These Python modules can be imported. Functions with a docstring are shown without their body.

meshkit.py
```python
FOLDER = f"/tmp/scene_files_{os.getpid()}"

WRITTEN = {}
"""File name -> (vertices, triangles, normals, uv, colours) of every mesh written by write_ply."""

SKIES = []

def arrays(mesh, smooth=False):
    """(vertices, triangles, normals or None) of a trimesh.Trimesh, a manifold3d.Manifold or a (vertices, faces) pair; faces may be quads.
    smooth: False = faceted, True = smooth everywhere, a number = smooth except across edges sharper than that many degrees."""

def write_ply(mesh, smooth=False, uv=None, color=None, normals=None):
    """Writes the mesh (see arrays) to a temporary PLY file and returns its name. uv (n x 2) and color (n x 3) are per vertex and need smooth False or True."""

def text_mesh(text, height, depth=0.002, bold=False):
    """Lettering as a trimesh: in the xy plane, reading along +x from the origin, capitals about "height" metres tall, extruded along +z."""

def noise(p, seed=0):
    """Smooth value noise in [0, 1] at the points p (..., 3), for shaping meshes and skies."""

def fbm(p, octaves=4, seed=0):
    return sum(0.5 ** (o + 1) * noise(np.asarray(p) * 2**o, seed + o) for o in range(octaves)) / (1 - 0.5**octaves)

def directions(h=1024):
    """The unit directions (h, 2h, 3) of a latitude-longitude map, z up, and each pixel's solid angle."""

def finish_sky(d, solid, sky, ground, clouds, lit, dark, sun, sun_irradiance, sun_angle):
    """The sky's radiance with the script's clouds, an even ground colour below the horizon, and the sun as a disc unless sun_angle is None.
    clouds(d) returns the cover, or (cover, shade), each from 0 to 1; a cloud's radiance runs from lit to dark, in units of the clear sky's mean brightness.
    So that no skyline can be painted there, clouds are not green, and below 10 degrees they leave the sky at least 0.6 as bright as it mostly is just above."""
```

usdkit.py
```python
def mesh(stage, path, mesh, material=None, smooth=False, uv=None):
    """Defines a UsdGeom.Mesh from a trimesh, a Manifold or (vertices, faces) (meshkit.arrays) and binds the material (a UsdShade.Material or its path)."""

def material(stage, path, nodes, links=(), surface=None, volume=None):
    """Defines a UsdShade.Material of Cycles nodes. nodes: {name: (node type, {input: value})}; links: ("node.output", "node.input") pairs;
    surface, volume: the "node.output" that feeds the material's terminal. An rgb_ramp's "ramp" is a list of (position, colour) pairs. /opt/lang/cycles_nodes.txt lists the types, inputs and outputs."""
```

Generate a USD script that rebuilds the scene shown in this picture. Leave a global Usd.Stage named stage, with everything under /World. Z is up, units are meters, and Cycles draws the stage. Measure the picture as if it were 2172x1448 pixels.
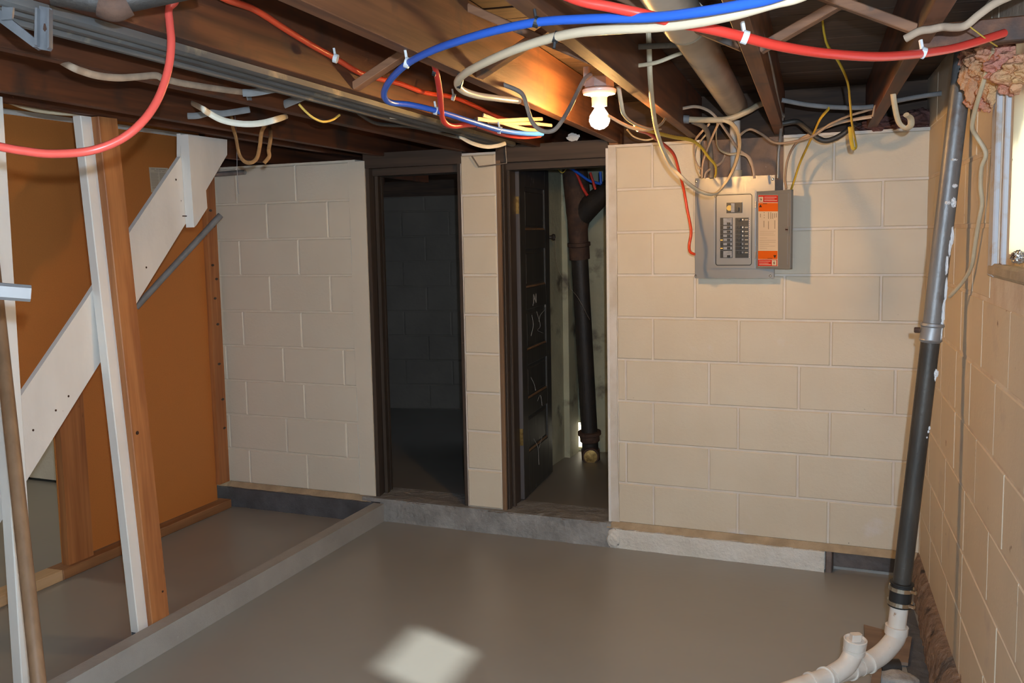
import math, random, numpy as np, trimesh, usdkit, meshkit
from pxr import Usd, UsdGeom, UsdLux, UsdShade, Gf, Sdf
from shapely.geometry import Polygon, box as sbox
random.seed(7); rng = np.random.default_rng(7)
stage = Usd.Stage.CreateInMemory()
UsdGeom.SetStageUpAxis(stage, 'Z'); UsdGeom.SetStageMetersPerUnit(stage, 1.0)
W = UsdGeom.Xform.Define(stage, '/World'); stage.SetDefaultPrim(W.GetPrim())
V = lambda *a: np.array(a, float)
# ---------------------------------------------------------------- camera
CAM = V(1.519, -4.525, 1.538)
FWD, RT, UP = V(-.4064, .9074, -.1074), V(.91327, .40678, -.01877), V(-.02666, .10571, .99404)
FWD /= np.linalg.norm(FWD); RT -= FWD * (RT @ FWD); RT /= np.linalg.norm(RT); UP = np.cross(RT, FWD)
FPX = 2085.35
cam = UsdGeom.Camera.Define(stage, '/World/camera')
cam.AddTransformOp().Set(Gf.Matrix4d(*RT, 0, *UP, 0, *(-FWD), 0, *CAM, 1))
cam.CreateHorizontalApertureAttr(36.0); cam.CreateVerticalApertureAttr(24.0)
cam.CreateFocalLengthAttr(36.0 * FPX / 2172); cam.CreateClippingRangeAttr((0.05, 200.0))
cam.CreateExposureAttr(0.0)
# ---------------------------------------------------------------- lights
def light(kind, name, pos, color, intensity, **kw):
    l = getattr(UsdLux, kind).Define(stage, '/World/' + name)
    l.CreateColorAttr(Gf.Vec3f(*color)); l.CreateIntensityAttr(intensity)
    if pos is not None: l.AddTranslateOp().Set(Gf.Vec3d(*map(float, pos)))
    if 'radius' in kw: l.CreateRadiusAttr(kw['radius'])
    if 'normalize' in kw: l.CreateNormalizeAttr(kw['normalize'])
    return l
FLASH_POS = CAM + .075 * UP + (.045) * RT - .06 * FWD
light('SphereLight', 'camera_flash', FLASH_POS, (.79, 1.0, 1.24), 60.0, radius=.012, normalize=True)
BULB = V(.405, -1.27, 1.927)
BULB_COLOR, BULB_STRENGTH = (1.0, .54, .17), 600.0
SUN_DIR = V(-1.95, .74, -1.69); SUN_DIR /= np.linalg.norm(SUN_DIR)
sun = UsdLux.DistantLight.Define(stage, '/World/sun'); sun.CreateAngleAttr(2.0); sun.CreateIntensityAttr(2300.0); sun.CreateColorAttr(Gf.Vec3f(1, .98, .93))
zc = -SUN_DIR; xc = np.cross(V(0, 0, 1), zc); xc /= np.linalg.norm(xc); yc = np.cross(zc, xc)
sun.AddTransformOp().Set(Gf.Matrix4d(*xc, 0, *yc, 0, *zc, 0, 0, 0, 0, 1))
dome = UsdLux.DomeLight.Define(stage, '/World/sky'); dome.CreateIntensityAttr(.5); dome.CreateColorAttr(Gf.Vec3f(.75, .85, 1.0))
left = UsdLux.RectLight.Define(stage, '/World/left_room_lamp'); left.CreateWidthAttr(.3); left.CreateHeightAttr(.3); left.CreateIntensityAttr(42.0); left.CreateColorAttr(Gf.Vec3f(1, .86, .66)); left.AddTranslateOp().Set(Gf.Vec3d(-3.7, -1.3, 2.12))
# ---------------------------------------------------------------- placing: a pixel of the photograph and a known plane give the point
def ray(px, py): return FWD + (px - 1086) / FPX * RT - (py - 724) / FPX * UP
def onp(px, py, n, k): d = ray(px, py); return CAM + d * ((k - CAM @ n) / (d @ n))
def on_x(px, py, v): return onp(px, py, V(1, 0, 0), v)
def on_y(px, py, v): return onp(px, py, V(0, 1, 0), v)
def on_z(px, py, v): return onp(px, py, V(0, 0, 1), v)
def at(px, py, w): return CAM + ray(px, py) * w
JD, JN = V(-.1240, .9923, 0), V(.9923, .1240, 0)          # along and across the floor joists
def on_j(px, py, x0): return onp(px, py, JN, x0 * .9923)
RD, RN, R0 = V(.124, -.9923, 0), V(-.9923, -.124, 0), V(1.42, 0, 0)   # right wall: along (towards the camera), its face's normal
def on_r(px, py, off=0.0): return onp(px, py, RN, R0 @ RN + off)
def rw(s, z, off=0.0): return R0 + RD * s + RN * off + V(0, 0, z)
def jp(x0, y, z): return V(x0 - .125 * y, y, z)
# ---------------------------------------------------------------- materials
def noise_chain(N, L, tag, scale, detail, space, rough=.55):
    N['pos'] = ('geometry', {})
    src = 'pos.position'
    if space == 'j':
        N['rot' + tag] = ('mapping', {'mapping_type': 'point', 'rotation': (0, 0, -.1243)}); L.append((src, f'rot{tag}.vector')); src = f'rot{tag}.vector'
    if np.ndim(scale):
        N['map' + tag] = ('mapping', {'mapping_type': 'point', 'scale': scale}); L.append((src, f'map{tag}.vector')); src = f'map{tag}.vector'; k = 1.0
    else: k = scale
    N['no' + tag] = ('noise_texture', {'scale': k, 'detail': detail, 'roughness': rough}); L.append((src, f'no{tag}.vector'))
    return f'no{tag}.fac'
def mat(name, c1, c2=None, scale=6.0, lo=.35, hi=.65, rough=.6, bump=0.0, bscale=None, metal=0.0, space=None, dirt=None, spec=.5, coat=0.0, emit=None):
    N, L = {'p': ('principled_bsdf', {'base_color': c1, 'roughness': rough, 'metallic': metal, 'specular_ior_level': spec, 'coat_weight': coat, 'coat_roughness': .15})}, []
    if emit: N['p'][1].update({'emission_color': emit[0], 'emission_strength': emit[1]})
    col = None
    if c2 is not None:
        f = noise_chain(N, L, 'a', scale, 5.0, space)
        N['ra'] = ('rgb_ramp', {'ramp': [(0, c1), (lo, c1), (hi, c2), (1, c2)]}); L.append((f, 'ra.fac')); col = 'ra.color'
    for i, (dc, ds, dlo, dhi) in enumerate(dirt or []):
        f = noise_chain(N, L, f'd{i}', ds, 6.0, None)
        N[f'rd{i}'] = ('rgb_ramp', {'ramp': [(0, (0, 0, 0)), (dlo, (0, 0, 0)), (dhi, (1, 1, 1)), (1, (1, 1, 1))]}); L.append((f, f'rd{i}.fac'))
        N[f'bw{i}'] = ('rgb_to_bw', {}); L.append((f'rd{i}.color', f'bw{i}.color'))
        N[f'mx{i}'] = ('mix_color', {'blend_type': 'mix', 'a': c1, 'b': dc}); L.append((f'bw{i}.val', f'mx{i}.fac'))
        if col: L.append((col, f'mx{i}.a'))
        col = f'mx{i}.result'
    if col: L.append((col, 'p.base_color'))
    if bump:
        f = noise_chain(N, L, 'b', bscale if bscale is not None else scale, 6.0, space)
        N['bp'] = ('bump', {'strength': 1.0, 'distance': bump}); L += [(f, 'bp.height'), ('bp.normal', 'p.normal')]
    return usdkit.material(stage, '/World/Looks/' + name, N, L, surface='p.BSDF')
UsdGeom.Scope.Define(stage, '/World/Looks')
GR = {'j': (30, 1.3, 30), 'z': (30, 30, 1.3), 'x': (1.3, 30, 30), 'd': (14, 14, 5)}
specks = ((.10, .08, .06), 34.0, .735, .76)
M = dict(
    cream=mat('cream_paint', (.70, .63, .50), (.66, .575, .44), 2.2, rough=.55, bump=.0012, bscale=60.0, dirt=[specks, ((.72, .68, .66), 2.6, .66, .76)]),
    cream_joint=mat('cream_joint_paint', (.72, .67, .60), (.66, .60, .53), 9.0, rough=.55, bump=.002, bscale=50.0),
    greycream=mat('grey_cream_paint', (.73, .685, .58), (.69, .645, .54), 2.2, rough=.55, bump=.0012, bscale=60.0, dirt=[specks]),
    greycream_joint=mat('grey_cream_joint', (.76, .72, .62), (.70, .66, .56), 9.0, rough=.55, bump=.002, bscale=50.0),
    tan=mat('tan_wall_paint', (.68, .575, .43), (.64, .535, .395), (3, 3, .8), rough=.6, bump=.001, bscale=50.0, dirt=[((.25, .14, .08), 12.0, .69, .74), ((.56, .47, .38), 5.0, .62, .75)]),
    tan_joint=mat('tan_joint_caulk', (.74, .65, .53), (.60, .47, .35), 7.0, rough=.6, bump=.002, bscale=40.0),
    plaster=mat('patched_plaster', (.72, .68, .62), (.60, .54, .45), 7.0, rough=.6, bump=.004, bscale=18.0, dirt=[((.12, .10, .08), 30.0, .74, .77)]),
    bare=mat('unpainted_masonry', (.30, .205, .155), (.22, .15, .11), 9.0, rough=.9, bump=.004, bscale=60.0, dirt=[((.45, .36, .30), 20.0, .66, .72)]),
    floor=mat('grey_floor_paint', (.315, .314, .29), (.295, .293, .27), 1.6, rough=.33, bump=.0006, bscale=30.0, dirt=[((.30, .30, .29), 25.0, .74, .78)]),
    farfloor=mat('shade_darkened_floor', (.19, .175, .155), (.165, .152, .135), 1.6, rough=.5, bump=.0006, bscale=30.0),  # darker copy of the floor paint, puts the far rooms' shade into the colour
    curb=mat('grey_curb_paint', (.36, .358, .34), (.31, .306, .29), 5.0, rough=.5, bump=.004, bscale=25.0, dirt=[((.5, .5, .48), 22.0, .72, .76)]),
    step=mat('rough_grey_concrete', (.33, .33, .32), (.22, .22, .213), 9.0, rough=.6, bump=.012, bscale=28.0),
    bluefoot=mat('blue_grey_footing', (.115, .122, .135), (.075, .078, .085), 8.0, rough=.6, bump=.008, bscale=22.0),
    whitefoot=mat('white_rough_footing', (.76, .74, .68), (.68, .65, .58), 8.0, rough=.7, bump=.010, bscale=40.0, dirt=[((.10, .09, .07), 24.0, .67, .71)]),
    darkfoot=mat('dark_stained_concrete', (.19, .145, .125), (.10, .082, .073), 9.0, rough=.6, bump=.006, bscale=26.0, dirt=[((.20, .2, .2), 12.0, .60, .70)]),
    ledge=mat('dusty_mortar_ledge', (.50, .40, .27), (.38, .30, .20), 10.0, rough=.9, bump=.006, bscale=45.0),
    brownledge=mat('brown_rubble_ledge', (.30, .20, .135), (.20, .13, .09), 16.0, rough=.95, bump=.02, bscale=34.0, dirt=[((.04, .03, .025), 7.0, .60, .68)]),
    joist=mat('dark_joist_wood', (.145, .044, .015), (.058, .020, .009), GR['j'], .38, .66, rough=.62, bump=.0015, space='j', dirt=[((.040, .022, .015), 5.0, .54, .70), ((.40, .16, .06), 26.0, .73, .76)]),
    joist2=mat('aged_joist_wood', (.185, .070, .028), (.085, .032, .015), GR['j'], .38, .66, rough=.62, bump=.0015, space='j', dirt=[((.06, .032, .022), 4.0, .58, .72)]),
    brace=mat('bridging_wood', (.30, .14, .07), (.16, .075, .04), GR['x'], .38, .66, rough=.7, bump=.0015, dirt=[((.08, .06, .05), 14.0, .56, .66)]),
    board=mat('subfloor_wood', (.085, .046, .026), (.038, .021, .013), GR['x'], .36, .66, rough=.75, bump=.001, space='j'),
    darkwood=mat('dark_stained_wood', (.072, .054, .042), (.045, .034, .027), GR['z'], rough=.5, bump=.001, dirt=[((.22, .18, .13), 40.0, .73, .76)]),
    lintel=mat('dark_lintel_wood', (.085, .06, .045), (.05, .036, .028), GR['x'], rough=.5, bump=.001),
    bareedge=mat('bare_wood_edge', (.25, .15, .08), (.17, .10, .055), GR['z'], rough=.6, bump=.001),
    doorleaf=mat('scuffed_door_paint', (.052, .050, .045), (.036, .035, .032), GR['z'], rough=.5, bump=.001, dirt=[((.32, .30, .25), (60, 60, 9), .70, .73)]),
    dooredge=mat('door_edge_paint', (.105, .095, .098), (.075, .068, .07), GR['z'], rough=.5),
    brass=mat('aged_brass', (.42, .27, .09), (.20, .12, .04), 50.0, rough=.4, metal=.8),
    hard=mat('tan_hardboard', (.56, .208, .052), (.53, .195, .047), 180.0, rough=.55, spec=.3),
    hardback=mat('hardboard_edge', (.40, .22, .09), rough=.7),
    pine=mat('orange_pine', (.46, .19, .065), (.30, .105, .035), GR['z'], .36, .64, rough=.55, bump=.0008, dirt=[((.13, .055, .02), (16, 16, 6), .68, .74)]),
    pinex=mat('pine_plate', (.34, .16, .065), (.24, .11, .045), GR['j'], .36, .64, rough=.6, bump=.0008, space='j'),
    paleplate=mat('pale_pine_plate', (.62, .42, .24), (.52, .34, .18), GR['j'], rough=.6, space='j'),
    white=mat('white_wood_paint', (.80, .78, .74), (.74, .72, .68), (9, 9, 3), rough=.55, bump=.0012, bscale=26.0, dirt=[((.12, .10, .09), 22.0, .735, .75)]),
    pole=mat('brown_pole_wood', (.27, .165, .095), (.21, .125, .07), GR['z'], rough=.45),
    greyplastic=mat('grey_translucent_plastic', (.15, .145, .145), (.13, .127, .127), 8.0, rough=.4),
    iron=mat('dark_iron', (.085, .078, .068), (.052, .050, .046), (20, 20, 5), rough=.45, bump=.001, bscale=80.0, metal=.3, dirt=[((.24, .13, .06), 9.0, .66, .72)]),
    galv=mat('dull_galvanised', (.36, .37, .38), (.24, .25, .255), (14, 14, 4), rough=.45, metal=.5),
    whitesplash=mat('white_paint_splash', (.78, .80, .82), rough=.5),
    blackiron=mat('black_cast_iron', (.022, .019, .017), (.035, .026, .02), 12.0, rough=.55, bump=.0015, bscale=90.0),
    rust=mat('rusty_iron', (.10, .050, .030), (.05, .026, .018), 18.0, rough=.8, bump=.002, bscale=60.0),
    rubber=mat('black_rubber', (.018, .018, .018), rough=.55),
    steel=mat('clamp_steel', (.62, .58, .50), rough=.28, metal=1.0),
    pvc=mat('white_pvc', (.78, .74, .68), (.70, .63, .55), 9.0, rough=.28, dirt=[((.40, .24, .14), 26.0, .69, .75)]),
    panel=mat('grey_panel_enamel', (.30, .295, .29), (.285, .28, .275), 4.0, rough=.30, metal=.3),
    paneldark=mat('grey_panel_door_enamel', (.235, .23, .215), rough=.42, metal=.15),
    breaker=mat('black_breaker', (.02, .02, .02), rough=.35),
    breakergrey=mat('breaker_label_face', (.34, .36, .39), (.22, .235, .26), 60.0, rough=.3),
    chrome=mat('bright_steel', (.75, .75, .75), rough=.22, metal=1.0),
    red_l=mat('red_label', (.60, .035, .02), rough=.5), orange_l=mat('orange_label', (.80, .13, .005), rough=.5), paper=mat('paper_label', (.70, .56, .40), rough=.6),
    ink=mat('brown_ink', (.40, .30, .20), rough=.6), blackink=mat('black_ink', (.05, .02, .01), rough=.6), whiteink=mat('white_ink', (.85, .60, .50), rough=.6),
    greypaper=mat('aged_sticker_paper', (.60, .55, .44), rough=.6), greyink=mat('grey_ink', (.38, .34, .27), rough=.6),
    yellow=mat('yellow_tag', (.80, .55, .12), rough=.5),
    pexred=mat('red_plastic_pipe', (.68, .045, .03), rough=.32), pexorange=mat('orange_red_plastic_pipe', (.66, .07, .025), rough=.34), pexcoral=mat('coral_plastic_pipe', (.74, .10, .075), rough=.34),
    pexdark=mat('deep_red_plastic_pipe', (.42, .025, .03), rough=.3),
    pexblue=mat('blue_plastic_pipe', (.028, .13, .62), rough=.32), pexwhite=mat('cream_plastic_pipe', (.84, .70, .50), rough=.32),
    clipw=mat('white_clip', (.62, .64, .66), rough=.4), clipb=mat('black_clip', (.02, .02, .022), rough=.4),
    romex=mat('cream_cable_sheath', (.60, .50, .34), (.50, .40, .26), 14.0, rough=.5), romexw=mat('white_cable_sheath', (.72, .68, .56), rough=.45), romexp=mat('dusty_beige_cable', (.52, .38, .27), (.42, .30, .21), 14.0, rough=.55),
    romexy=mat('yellow_cable_sheath', (.62, .42, .045), rough=.42), greycable=mat('grey_cable_sheath', (.26, .265, .27), (.20, .20, .20), 16.0, rough=.6), dustcable=mat('dust_covered_cable', (.20, .17, .135), (.13, .11, .09), 18.0, rough=.8),
    blackcable=mat('black_cable_sheath', (.045, .04, .035), rough=.5), tancable=mat('tan_cloth_cable', (.46, .34, .24), (.34, .25, .18), 20.0, rough=.8), string=mat('brown_string', (.36, .19, .07), (.25, .13, .05), 60.0, rough=.9),
    lampwire=mat('two_tone_lamp_cable', (.30, .25, .20), (.12, .10, .09), 9.0, rough=.5),
    porcelain=mat('white_porcelain', (.84, .82, .78), rough=.25), boxgrey=mat('grey_box', (.40, .38, .37), (.30, .28, .27), 20.0, rough=.5),
    bulb=mat('lit_bulb_glass', (.9, .9, .9), rough=.3, emit=(BULB_COLOR, BULB_STRENGTH)),
    duct=mat('dusty_galvanised_duct', (.42, .37, .30), (.30, .26, .21), (5, 5, 5), rough=.5, metal=.35), ductb=mat('bright_duct', (.60, .56, .48), (.50, .45, .38), 8.0, rough=.4, metal=.35),
    channel=mat('weathered_zinc', (.15, .155, .155), (.075, .076, .075), (12, 2, 12), rough=.6, metal=.3, space='j', dirt=[((.30, .26, .19), 6.0, .60, .70)]),
    bracket=mat('zinc_bracket', (.21, .22, .24), (.16, .17, .185), 20.0, rough=.4, metal=.5),
    insul=mat('pink_insulation', (.62, .27, .20), (.66, .40, .20), 7.0, rough=1.0, bump=.012, bscale=55.0, dirt=[((.30, .12, .11), 9.0, .58, .70)], spec=.1),
    insuld=mat('dusty_dark_insulation', (.17, .085, .075), (.11, .055, .05), 14.0, rough=1.0, bump=.01, bscale=50.0, spec=.1),
    winboard=mat('pale_window_board', (.82, .80, .66), (.78, .76, .60), 5.0, rough=.5, dirt=[((.05, .05, .06), 16.0, .73, .77)]),
    pipeup=mat('grey_iron', (.25, .25, .25), (.15, .15, .148), (16, 16, 3), rough=.42, bump=.001, bscale=80.0, metal=.3, dirt=[((.12, .07, .04), 7.0, .60, .70)]),
    winframe=mat('flaking_pale_frame', (.52, .53, .56), (.46, .38, .31), 18.0, .52, .64, rough=.6, bump=.002, dirt=[((.12, .10, .10), 22.0, .68, .72)]),
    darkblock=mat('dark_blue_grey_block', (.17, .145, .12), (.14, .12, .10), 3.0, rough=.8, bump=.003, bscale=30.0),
    greenwall=mat('greenish_cellar_paint', (.46, .45, .31), (.36, .345, .24), 4.0, rough=.7, bump=.003, bscale=30.0, dirt=[((.10, .085, .065), 5.0, .56, .70)]),
    farwall=mat('far_wall_paint', (.66, .60, .48), rough=.6),
    cardboard=mat('plywood_scrap', (.26, .18, .125), (.20, .135, .095), GR['x'], rough=.7), rubble=mat('broken_concrete', (.50, .48, .44), (.28, .26, .24), 14.0, rough=.9, bump=.008, bscale=40.0),
    glowpane=mat('added_glow_pane', (.8, .8, .75), rough=.6, emit=((1, .90, .70), 3.0)),  # emissive pane added as a light source for the side room
    chalk=mat('grey_chalk', (.42, .42, .39), rough=.8),
    hook=mat('bent_grey_wire', (.30, .25, .20), rough=.45, metal=.6),
)
def glass():
    return usdkit.material(stage, '/World/Looks/pane_glass', {'t': ('transparent_bsdf', {'color': (.95, .97, .97)}), 'g': ('glossy_bsdf', {'color': (1, 1, 1), 'roughness': .02}), 'm': ('mix_closure', {'fac': .08})},
                           [('t.BSDF', 'm.closure1'), ('g.BSDF', 'm.closure2')], surface='m.closure')
M['glass'] = glass()
M['winboard'] = usdkit.material(stage, '/World/Looks/translucent_board', {'pos': ('geometry', {}), 'n': ('noise_texture', {'scale': 16.0, 'detail': 6.0}), 'r': ('rgb_ramp', {'ramp': [(0, (.88, .86, .72)), (.72, (.88, .86, .72)), (.76, (.06, .06, .06)), (1, (.05, .05, .05))]}),
    'd': ('diffuse_bsdf', {}), 't': ('translucent_bsdf', {}), 'm': ('mix_closure', {'fac': .7})}, [('pos.position', 'n.vector'), ('n.fac', 'r.fac'), ('r.color', 'd.color'), ('r.color', 't.color'), ('d.BSDF', 'm.closure1'), ('t.BSDF', 'm.closure2')], surface='m.closure')
# ---------------------------------------------------------------- naming
used = {}
def path(name, parent=None):
    base = (parent.GetPath().pathString if parent is not None else '/World') + '/' + name
    k = used.get(base, 0); used[base] = k + 1
    return base if k == 0 else f'{base}_{k:03d}'
def tag(p, label=None, cat=None, group=None, kind=None):
    p = p.GetPrim() if hasattr(p, 'GetPrim') else p
    for k, v in (('label', label), ('category', cat), ('group', group), ('kind', kind)):
        if v: p.SetCustomDataByKey(k, v)
    return p
def thing(name, label, cat, loc=None, group=None, kind=None):
    x = UsdGeom.Xform.Define(stage, path(name))
    o = tag(x, label, cat, group, kind)
    o.__dict__ if False else None
    ORIG[o.GetPath().pathString] = V(*loc) if loc is not None else V(0, 0, 0)
    if loc is not None: x.AddTranslateOp().Set(Gf.Vec3d(*map(float, loc)))
    return o
ORIG = {}
def arr(m):
    v, f, _ = meshkit.arrays(m); return np.array(v, float), np.array(f, int)
def obj(name, mesh, m, parent=None, smooth=False, **tags):
    v, f = arr(mesh)
    if parent is not None: v = v - ORIG.get('/'.join(parent.GetPath().pathString.split('/')[:3]), 0)
    o = usdkit.mesh(stage, path(name, parent), (v, f), M[m] if isinstance(m, str) else m, smooth=smooth).GetPrim()
    return tag(o, **tags) if tags else o
def single(name, mesh, m, label, cat, group=None, kind=None, smooth=False): return obj(name, mesh, m, None, smooth, label=label, cat=cat, group=group, kind=kind)
# ---------------------------------------------------------------- shapes
def cat(*ms):
    vs, fs, n = [], [], 0
    for m in ms:
        v, f = arr(m); vs.append(v); fs.append(f + n); n += len(v)
    return np.vstack(vs), np.vstack(fs)
def block(O, U, Vv, N, u0, u1, v0, v1, n0, n1, c=.004):
    c = min(c, (u1 - u0) * .3, (v1 - v0) * .3, abs(n1 - n0) * .6); P = []
    for n, e in ((n0, 0), (n1 - c, 0), (n1, c)):
        for u, v in ((u0 + e, v0 + e), (u1 - e, v0 + e), (u1 - e, v1 - e), (u0 + e, v1 - e)): P.append(O + U * u + Vv * v + N * n)
    F = [[0, 3, 2, 1], [8, 9, 10, 11]]
    for r in (0, 4):
        for i in range(4): j = (i + 1) % 4; F.append([r + i, r + j, r + 4 + j, r + 4 + i])
    P, F = np.array(P), np.array(F)
    if np.cross(U, Vv) @ N < 0: F = F[:, ::-1]
    T = np.vstack([F[:, [0, 1, 2]], F[:, [0, 2, 3]]])
    return P, T
Z3, X3, Y3 = V(0, 0, 1), V(1, 0, 0), V(0, 1, 0)
def rect8(P0, a, b, c, ch):           # octagon-edged bar: from P0 along a, section b x c centred
    la, lb, lc = map(np.linalg.norm, (a, b, c)); ub, uc = b / lb, c / lc; hb, hc = lb / 2, lc / 2
    ch = min(ch, hb * .6, hc * .6)
    S = [(hb - ch, -hc), (hb, -hc + ch), (hb, hc - ch), (hb - ch, hc), (-hb + ch, hc), (-hb, hc - ch), (-hb, -hc + ch), (-hb + ch, -hc)]
    P = np.array([P0 + t * a + ub * x + uc * y for t in (0, 1) for x, y in S]); F = []
    for i in range(8): j = (i + 1) % 8; F += [[i, j, 8 + j], [i, 8 + j, 8 + i]]
    for i in range(1, 7): F += [[0, i + 1, i], [8, 8 + i, 8 + i + 1]]
    F = np.array(F)
    if np.cross(ub, uc) @ a < 0: F = F[:, ::-1]
    return P, F
def bar(p0, p1, w, h, up=Z3, ch=.003):
    a = np.asarray(p1, float) - p0; s = np.cross(a, up); s /= np.linalg.norm(s); t = np.cross(s, a); t /= np.linalg.norm(t)
    return rect8(np.asarray(p0, float), a, s * w, t * h, ch)
def abox(x0, x1, y0, y1, z0, z1, ch=.003):
    return rect8(V((x0 + x1) / 2, (y0 + y1) / 2, z0), V(0, 0, z1 - z0), V(x1 - x0, 0, 0), V(0, y1 - y0, 0), ch)
def spline(P, n=8):
    P = np.array(P, float)
    if len(P) < 3: return P
    Q = np.vstack([2 * P[0] - P[1], P, 2 * P[-1] - P[-2]]); out = []
    for i in range(1, len(Q) - 2):
        p0, p1, p2, p3 = Q[i - 1:i + 3]
        for t in np.arange(n) / n: out.append(.5 * (2 * p1 + (p2 - p0) * t + (2 * p0 - 5 * p1 + 4 * p2 - p3) * t * t + (3 * p1 - p0 - 3 * p2 + p3) * t ** 3))
    out.append(P[-1]); return np.array(out)
def tube(P, r, k=10, flat=1.0, n=8, raw=False, side=None):
    C = np.array(P, float) if raw else spline(P, n)
    keep = [0] + [i for i in range(1, len(C)) if np.linalg.norm(C[i] - C[i - 1]) > 1e-6]; C = C[keep]
    T = np.gradient(C, axis=0); T /= np.linalg.norm(T, axis=1)[:, None]
    a = side if side is not None else (Z3 if abs(T[0][2]) < .9 else X3)
    Nn = a - T[0] * (a @ T[0]); Nn /= np.linalg.norm(Nn); P_, F = [], []
    r = np.broadcast_to(r, len(C)) if np.ndim(r) == 0 else np.interp(np.linspace(0, 1, len(C)), np.linspace(0, 1, len(r)), r)
    for i, c in enumerate(C):
        if i: Nn = Nn - T[i] * (Nn @ T[i]); Nn /= np.linalg.norm(Nn)
        B = np.cross(T[i], Nn)
        for j in range(k): th = 2 * math.pi * j / k; P_.append(c + r[i] * (math.cos(th) * Nn + flat * math.sin(th) * B))
    m = len(C)
    for i in range(m - 1):
        for j in range(k): q = (j + 1) % k; F += [[i * k + j, i * k + q, (i + 1) * k + q], [i * k + j, (i + 1) * k + q, (i + 1) * k + j]]
    P_ += [C[0], C[-1]]
    for j in range(k): q = (j + 1) % k; F += [[m * k, q, j], [m * k + 1, (m - 1) * k + j, (m - 1) * k + q]]
    return np.array(P_), np.array(F)
def lathe(p, axis, prof, k=24):       # prof: (distance along axis, radius)
    axis = np.asarray(axis, float) / np.linalg.norm(axis); pts, rs = [p + axis * t for t, _ in prof], [max(r, 1e-4) for _, r in prof]
    a = Z3 if abs(axis[2]) < .9 else X3; n = a - axis * (a @ axis); n /= np.linalg.norm(n); b = np.cross(axis, n); P, F = [], []
    for c, r in zip(pts, rs):
        for j in range(k): th = 2 * math.pi * j / k; P.append(c + r * (math.cos(th) * n + math.sin(th) * b))
    m = len(pts)
    for i in range(m - 1):
        for j in range(k): q = (j + 1) % k; F += [[i * k + j, i * k + q, (i + 1) * k + q], [i * k + j, (i + 1) * k + q, (i + 1) * k + j]]
    P += [pts[0], pts[-1]]
    for j in range(k): q = (j + 1) % k; F += [[m * k, q, j], [m * k + 1, (m - 1) * k + j, (m - 1) * k + q]]
    return np.array(P), np.array(F)
def plate(pts, off):                  # planar polygon (3-D points, convex or simple) thickened by off
    pts = np.array(pts, float); c = pts[0]; u = pts[1] - c; u /= np.linalg.norm(u); n = np.asarray(off, float); n = n / np.linalg.norm(n); v = np.cross(n, u)
    poly = Polygon([((p - c) @ u, (p - c) @ v) for p in pts]); return slab(poly, c, u, v, n, 0, np.linalg.norm(off))
def slab(poly, O, u, v, n, n0, n1):
    m = trimesh.creation.extrude_polygon(poly, n1 - n0, engine='earcut'); q = np.array(m.vertices); f = np.array(m.faces)
    P = O + q[:, :1] * u + q[:, 1:2] * v + (q[:, 2:3] + n0) * n
    return P, (f if np.cross(u, v) @ n > 0 else f[:, ::-1])
def lump(c, size, amp=.25, freq=6.0, seed=1, sub=4):
    m = trimesh.creation.icosphere(sub, 1.0); q = np.array(m.vertices); d = meshkit.fbm(q * freq / 3 + 7, 4, seed)
    return V(*c) + q * (1 + amp * (d[:, None] - .5) * 2) * V(*size), np.array(m.faces)

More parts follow.
